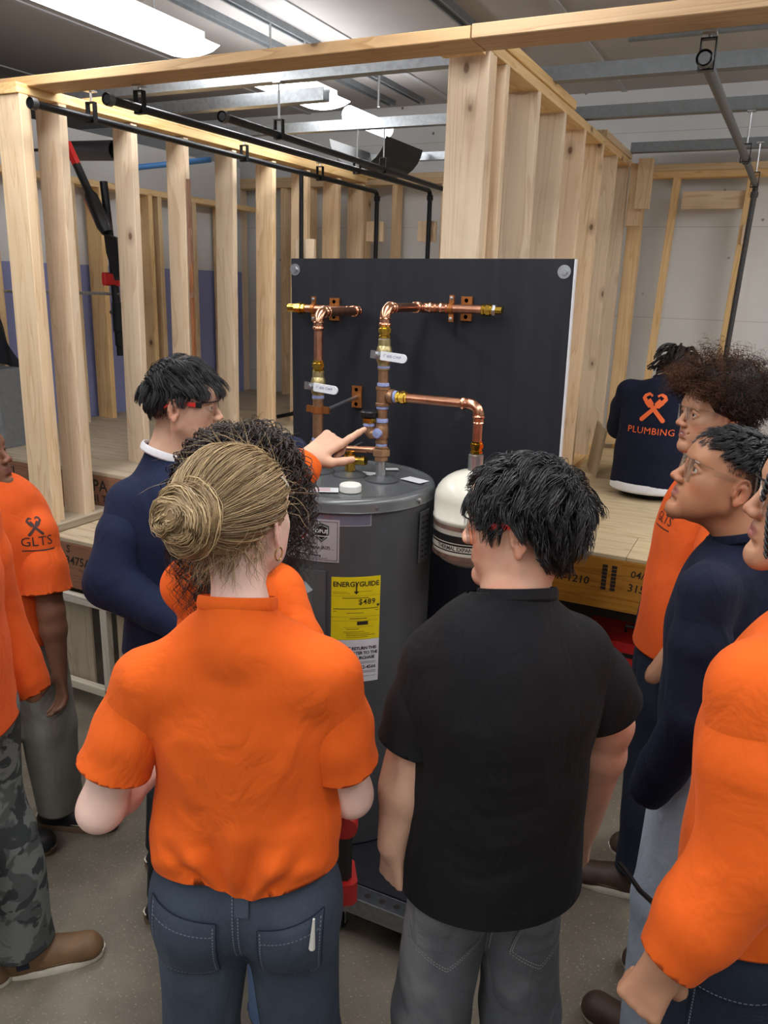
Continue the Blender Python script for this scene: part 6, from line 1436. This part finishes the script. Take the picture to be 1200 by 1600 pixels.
# ---- far left: orange tee, grey trousers
J = POSES['far_left']; f = A(J['f']); r = rt(J)
t = new_person(J, 'person at the far left in short sleeved orange tee, grey trousers and black boots')
aL = arm_mesh(J['shL'], J['elL'], J['wrL'], dict(d=(.06, .0, -1.), n=r*-1 - f*.2, side=-1, curl=(.35, .4, .45, .5), thumb=.5), (.046, .042, .04, .026))
b, Rm, o = body(t, J, 'dark', (aL,), .96, 0., dict(lips=1.15), noarm='L', hv=.004)
sh = shirt(t, J, 'orange_deep', A(J['pelvis']) - upv*.05, (.185, .18, .185), .7, sleeve=('short', 'short'), sr=(.078, .086), fold=Folds(71, .004, 18, 5), neck=(.068, .012))
chest_logo(sh, J, A(J['chest']) - r*.085 + upv*.015 + f*.25, -rt(J)*-1, -f, 'print_dark', 'GLTS', .05)
pants(t, J, 'grey_twill', (.17, .1, .088, .085), .72, Folds(72, .006, 20))
for an in (J['anL'], J['anR']): shoe(t, an, vR - vF*.1, 'boot_black', 'sole_brown')
hair_obj('hair', hair_short(75, lambda x, t_: np.stack([x[:, 0], x[:, 1], x[:, 0]*0 - .02], 1), .02, .015, 500, .9, .1, .3, .2), Rm, o, .96, HA['curl'], t)
# ---- near left: orange long sleeve, camouflage trousers, brown boots
J = POSES['near_left']; f = A(J['f']); r = rt(J)
t = new_person(J, 'person cut by the left edge in orange long sleeves and camouflage trousers')
b, Rm, o = body(t, J, 'brown', (), .96, hv=.006)
sh = shirt(t, J, 'orange_deep', A(J['pelvis']) - upv*.05, (.19, .19, .195), .74, sleeve=('long', 'long'), sr=(.08, .084), fold=Folds(81, .005, 16, 5))
chest_logo(sh, J, A(J['chest']) + r*.03 + upv*.02 + f*.25, r*-1*-1, -f, 'print_dark', 'GLTS', .05)
pants(t, J, 'camo', (.17, .105, .092, .088), .74, Folds(82, .006, 20))
for an in (J['anL'], J['anR']): shoe(t, an, vR + vF*.35, 'leather', 'sole', .3, 'gore')
hair_obj('hair', hair_short(85, lambda x, t_: np.stack([x[:, 0], x[:, 1], x[:, 0]*0 - .02], 1), .03, .015, 500, .9, .1, .3, .2), Rm, o, .96, HA['curl'], t)

# ---- afro, orange tee, right side
J = POSES['afro']; f = A(J['f']); r = rt(J)
t = new_person(J, 'smiling person with big brown tipped afro, clear glasses and orange tee')
b, Rm, o = body(t, J, 'tan', (), .955, 0., dict(nose=.95, lips=1.15, smile=1), brow='black')
tw = lambda p: V(to_w(Rm, o, p, .955))
mb = MB(); mb.ell((0, 0, 0), (.0175, .004, .0048), None, 14, 8); mb.v = [tuple(tw((x, .0915 - abs(x)*.25 + y, -.062 + z))) for x, y, z in mb.v]; mb.build('teeth', M['white'], b, smooth=True)
sh = shirt(t, J, 'orange_deep', A(J['pelvis']) - upv*.05, (.18, .18, .19), .7, sleeve=('short', 'short'), sr=(.074, .08), fold=Folds(91, .005, 16, 5), neck=(.068, .012))
chest_logo(sh, J, A(J['chest']) - r*.06 + upv*.04 + f*.25, -r*-1, -f, 'print_dark', 'GLTS', .05)
pants(t, J, 'dark_denim', (.165, .1, .085, .085), .72, Folds(92, .006, 20))
for an in (J['anL'], J['anR']): shoe(t, an, f, 'leather_dark', 'sole')
rega = hreg(-.004, lambda y: np.interp(y, [-.12, -.08, -.05, -.03, .012, .03, .05, .07, .09], [-.09, -.08, -.06, .0, .025, .03, .045, .06, .066]))
p, nn = roots(1450, 95, rega); rg = np.random.default_rng(96); L = (.075 + np.clip(p[:, 2], 0, .12)*.75)*rg.uniform(.7, 1.05, 1450)
P = paths(p, nn, L, 32, lambda x, t_: np.stack([x[:, 0], x[:, 1], x[:, 2]*.6], 1), 1.8, .25, 97, .35, 1.05, .25, 200, .6)
tn = np.clip(rg.uniform(-.2, .35, 1450) + np.clip(p[:, 1]*7, 0, .5)*rg.uniform(.3, 1.2, 1450) + np.clip((p[:, 2]-.09)*7, 0, .25), 0, 1)
bits = [scalp(rega, 1.04), strands(helix(P, .0075, L/.02, 98), .0013, 99, tint=tn)]
f0 = Field((-.17, -.2, -.12), (.17, .14, .24), .008); f0.ell((0, -.03, .075), (.115, .115, .12), .03); f0.ell((0, .085, -.03), (.1, .07, .1), .02, op='sub'); f0.ell((0, .02, -.06), (.2, .06, .08), .02, op='sub'); v_, q_ = f0.mesh(); bits.append((v_, q_, np.zeros(len(v_))))
hair_obj('hair', bits, Rm, o, .955, HA['afro'], t)
glasses(b, Rm, o, .955, 'lens', 'lens')

# ---- navy sweatshirt at the right, looking up
J = POSES['navy_right']; f = A(J['f']); r = rt(J)
t = new_person(J, 'person in navy sweatshirt and light jeans looking up, short black hair')
b, Rm, o = body(t, J, 'brown', (), .97, 0., dict(nose=.95, lips=1.1, nk=1.02), stub=lambda p: np.clip((p[:, 2] - np.interp(p[:, 1], [-.1, -.03, .0, .03, .045], [-.07, -.02, .025, .02, .05]))/.05, 0, .85)*(p[:, 1] < .045))
fo = Folds(101, .005, 15, 5)
sh = shirt(t, J, 'navy_dark', A(J['pelvis']) - upv*.01, (.185, .185, .185), .68, sleeve=('long', 'long'), sr=(.076, .08), fold=fo, neck=(.072, .018), cuffr=.04)
chest_logo(sh, J, A(J['chest']) + r*.04 + upv*.02 + f*.25, r, -f, 'print_pale', 'GLTS', .05)
pants(t, J, 'light_denim', (.168, .105, .09, .095), .74, Folds(102, .0045, 16))
for an in (J['anL'], J['anR']): shoe(t, an, f, 'leather_dark', 'sole')
regr = hreg(0., lambda y: np.interp(y, [-.12, -.08, -.05, -.03, .02, .04, .055, .075, .09], [.0, .01, .025, .045, .05, .055, .065, .074, .078]))
bits = hair_short(105, lambda x, t_: np.stack([x[:, 0]*.5, np.full(len(x), .05), x[:, 0]*0 - .015], 1), .045, .02, 3000, .55, .25, .13, .5, .0010, regr, 150, 1.05, 8, 1.035)
p, nn = roots(1300, 106, lambda x: (x[:, 1] < .045) & (x[:, 2] < .065) & (x[:, 2] > np.interp(x[:, 1], [-.1, -.035, -.03, .02, .04], [-.05, -.02, .03, .03, .04]))); P = paths(p, nn, np.full(1300, .008), 3, lambda x, t_: np.stack([x[:, 0]*0, -.02 + x[:, 1]*0, -.06 + x[:, 0]*0], 1), .3, .3, 4, .1, 1.0); bits.append(strands(P, .0007, 8))
hair_obj('hair', bits, Rm, o, .97, HA['black'], t)
glasses(b, Rm, o, .97, 'lens', 'lens')
ce = to_w(Rm, o, (-.085, -.03, .012), .97); MB().ell(ce, (.005, .005, .005)).build('black_ear_stud', M['black_plastic'], t, smooth=True)

# ---- front right: orange long sleeve, braids
J = POSES['front_right']; f = A(J['f']); r = rt(J)
t = new_person(J, 'person cut by the right edge with thin braids, dark goggles and orange long sleeve shirt')
aL = arm_mesh(J['shL'], J['elL'], J['wrL'], dict(d=unit(A(J['wrL'])-A(J['elL'])) + A((-.0, .0, -.35)), n=-r*.7 - vF*.5, side=-1, curl=(.9, 1.1, 1.2, 1.2), thumb=.9, tcurl=.8, sc=1.03), (.05, .045, .042, .029))
b, Rm, o = body(t, J, 'tan', (aL,), .97, 0., dict(nose=.8, lips=1.25), noarm='L')
fo = Folds(111, .0045, 15, 5)
sh = shirt(t, J, 'orange', A(J['pelvis']) + upv*.03, (.185, .185, .19), .72, sleeve=('long', 'long'), sr=(.083, .088), fold=fo, neck=(.07, .012), cuffr=.037)
pt = pants(t, J, 'navy_twill', (.17, .105, .09, .09), .74, Folds(112, .0035, 16))
bv = bvh_of(pt); sd = -r
for nm, Q, of in (('cargo_pocket', [(-.075, -.17), (.085, -.17), (.085, .0), (-.075, .0)], .004), ('pocket_flap', [(-.08, -.045), (.088, -.045), (.088, .035), (-.08, .035)], .009)):
    q_ = project(nm, [grid_poly(Q)], V(A(J['hipL']) + sd*.25 + upv*.035 - f*.075), -f, upv, V(-sd), bv, of, CL['navy_twill'], pt)
    project('pocket_stitching', [line_strip([(x*.93, y*.9) for x, y in (Q[3], Q[0], Q[1], Q[2])], .002, .006)], V(A(J['hipL']) + sd*.25 + upv*.035 - f*.075), -f, upv, V(-sd), bv, of + .0015, M['thread'], q_)
for an in (J['anL'], J['anR']): shoe(t, an, f, 'boot_black', 'sole')
bits = [scalp(hreg(0), 1.03)]; rg = np.random.default_rng(115)
Tq = np.linspace(0, 1, 60)
for q_ in (((-.045, .055, .098), (-.075, .08, .075), (-.086, .09, .02), (-.083, .086, -.045)), ((-.03, .065, .1), (-.05, .1, .085), (-.062, .116, .05), (-.066, .112, .0)), ((-.06, .03, .09), (-.088, .05, .06), (-.094, .056, .0), (-.09, .05, -.07)), ((-.05, .0, .105), (-.095, .01, .06), (-.102, .016, -.01), (-.098, .01, -.09))):
    Pq = sum(A(c_)[None, :]*w_[:, None] for c_, w_ in zip(q_, ((1-Tq)**3, 3*Tq*(1-Tq)**2, 3*Tq**2*(1-Tq), Tq**3)))
    for ph in (0, PI): H = Pq.copy(); H[:, 0] += .0028*np.cos(ph + Tq*50); H[:, 1] += .0028*np.sin(ph + Tq*50); bits.append(strands(H[None], .0036, 3, 6, .6))
p, nn = roots(60, 116, hreg(.0)); P = paths(p, nn, rg.uniform(.12, .2, 60), 60, lambda x, t_: np.stack([x[:, 0]*.9, x[:, 1]*.6 - .03, x[:, 0]*0 - .05], 1), .4, 2., 117, .1, 1.1, 0, 10, .6)
pf, nf = roots(6, 118, lambda x: (x[:, 1] > .035) & (x[:, 2] > .05) & (x[:, 2] < .095)); Pf = paths(pf, nf, rg.uniform(.09, .13, 6), 60, lambda x, t_: np.stack([x[:, 0], np.full(len(x), .0), np.full(len(x), -.06)], 1), .3, 3., 119, .1, 1.15, 0, 10, .6)
for k in range(2):
    for Q in (P, Pf):
        ph = k*PI; T = np.linspace(0, 1, 60); H = Q.copy(); H[:, :, 0] += .0028*np.cos(ph + T*60)[None]; H[:, :, 1] += .0028*np.sin(ph + T*60)[None]; bits.append(strands(H, .0034, 120+k, 6, .6))
hair_obj('hair', bits, Rm, o, .97, HA['braid'], t)
glasses(b, Rm, o, .97, 'frame_black', 'frame_black')

# ---- seated person on the platform, back turned
z0 = .9; bx, by = -.555, 4.55
J = dict(f=(.05, 1., 0), hf=(.1, .9, -.5), h=1.7, z0=z0, pelvis=(bx, by, z0+.12), waist=(bx, by+.005, z0+.26), chest=(bx+.005, by+.03, z0+.44), neckb=(bx+.02, by+.08, z0+.63), head=(bx+.06, by+.23, z0+.70), shL=(bx-.165, by+.06, z0+.57), shR=(bx+.185, by+.06, z0+.57), elL=(bx-.21, by+.18, z0+.35), elR=(bx+.22, by+.18, z0+.35), wrL=(bx-.12, by+.36, z0+.3), wrR=(bx+.14, by+.36, z0+.3),
         hipL=(bx-.09, by+.02, z0+.1), hipR=(bx+.09, by+.02, z0+.1), knL=(bx-.16, by+.42, z0+.30), knR=(bx+.16, by+.42, z0+.30), anL=(bx-.14, by+.7, z0+.1), anR=(bx+.14, by+.7, z0+.1))
f = A(J['f']); r = rt(J); t = new_person(J, 'seated person on the right platform with back turned, navy shirt printed with crossed wrenches'); t.location = (bx, by, z0)
b, Rm, o = body(t, J, 'dark', (), .95, 0., hv=.006)
sh = shirt(t, J, 'navy_dark', (bx, by-.0, z0+.075), (.185, .19, .2), .7, sleeve=('long', 'long'), sr=(.08, .08), fold=Folds(131, .004, 15, 5), neck=(.066, .012), h=.009)
bv = bvh_of(sh)
project('back_emblem', wrench_logo(.138), V((bx+.0, by-.3, z0+.505)), r, upv, V((0, 1, 0)), bv, .004, M['print_orange'], sh)
vs, fs = text_mesh('PLUMBING', .05, 0., 0, 1.05); project('back_lettering', [(vs, fs)], V((bx+.0, by-.3, z0+.385)), r, upv, V((0, 1, 0)), bv, .004, M['print_orange'], sh)
ws = MB().lathe([(.19, .04), (.2, .05), (.2, .075), (.19, .09)], MX.Translation((bx, by, z0)) @ MX.Diagonal((1., .72, 1, 1)), 40, cap=False); ws.build('white_undershirt', CL['white'], t, smooth=True)
pants(t, J, 'black_canvas', (.16, .1, .085, .08), .66, Folds(132, .003, 16), top=(bx, by+.03, z0+.1))
for an, in ((J['anL'],), (J['anR'],)): shoe(t, (an[0], an[1]), f, 'boot_black', 'sole_brown', z=z0)
p, nn = roots(70, 135, hreg(0)); P = paths(p, nn, np.random.default_rng(4).uniform(.08, .14, 70), 12, lambda x, t_: np.stack([x[:, 0], x[:, 1], x[:, 0]*0 - .05], 1), .8, 1.2, 136, .2, 1.1); hair_obj('hair', [scalp(hreg(0), 1.04), strands(P, .006, 137, 6, .6)], Rm, o, .95, HA['braid'], t)
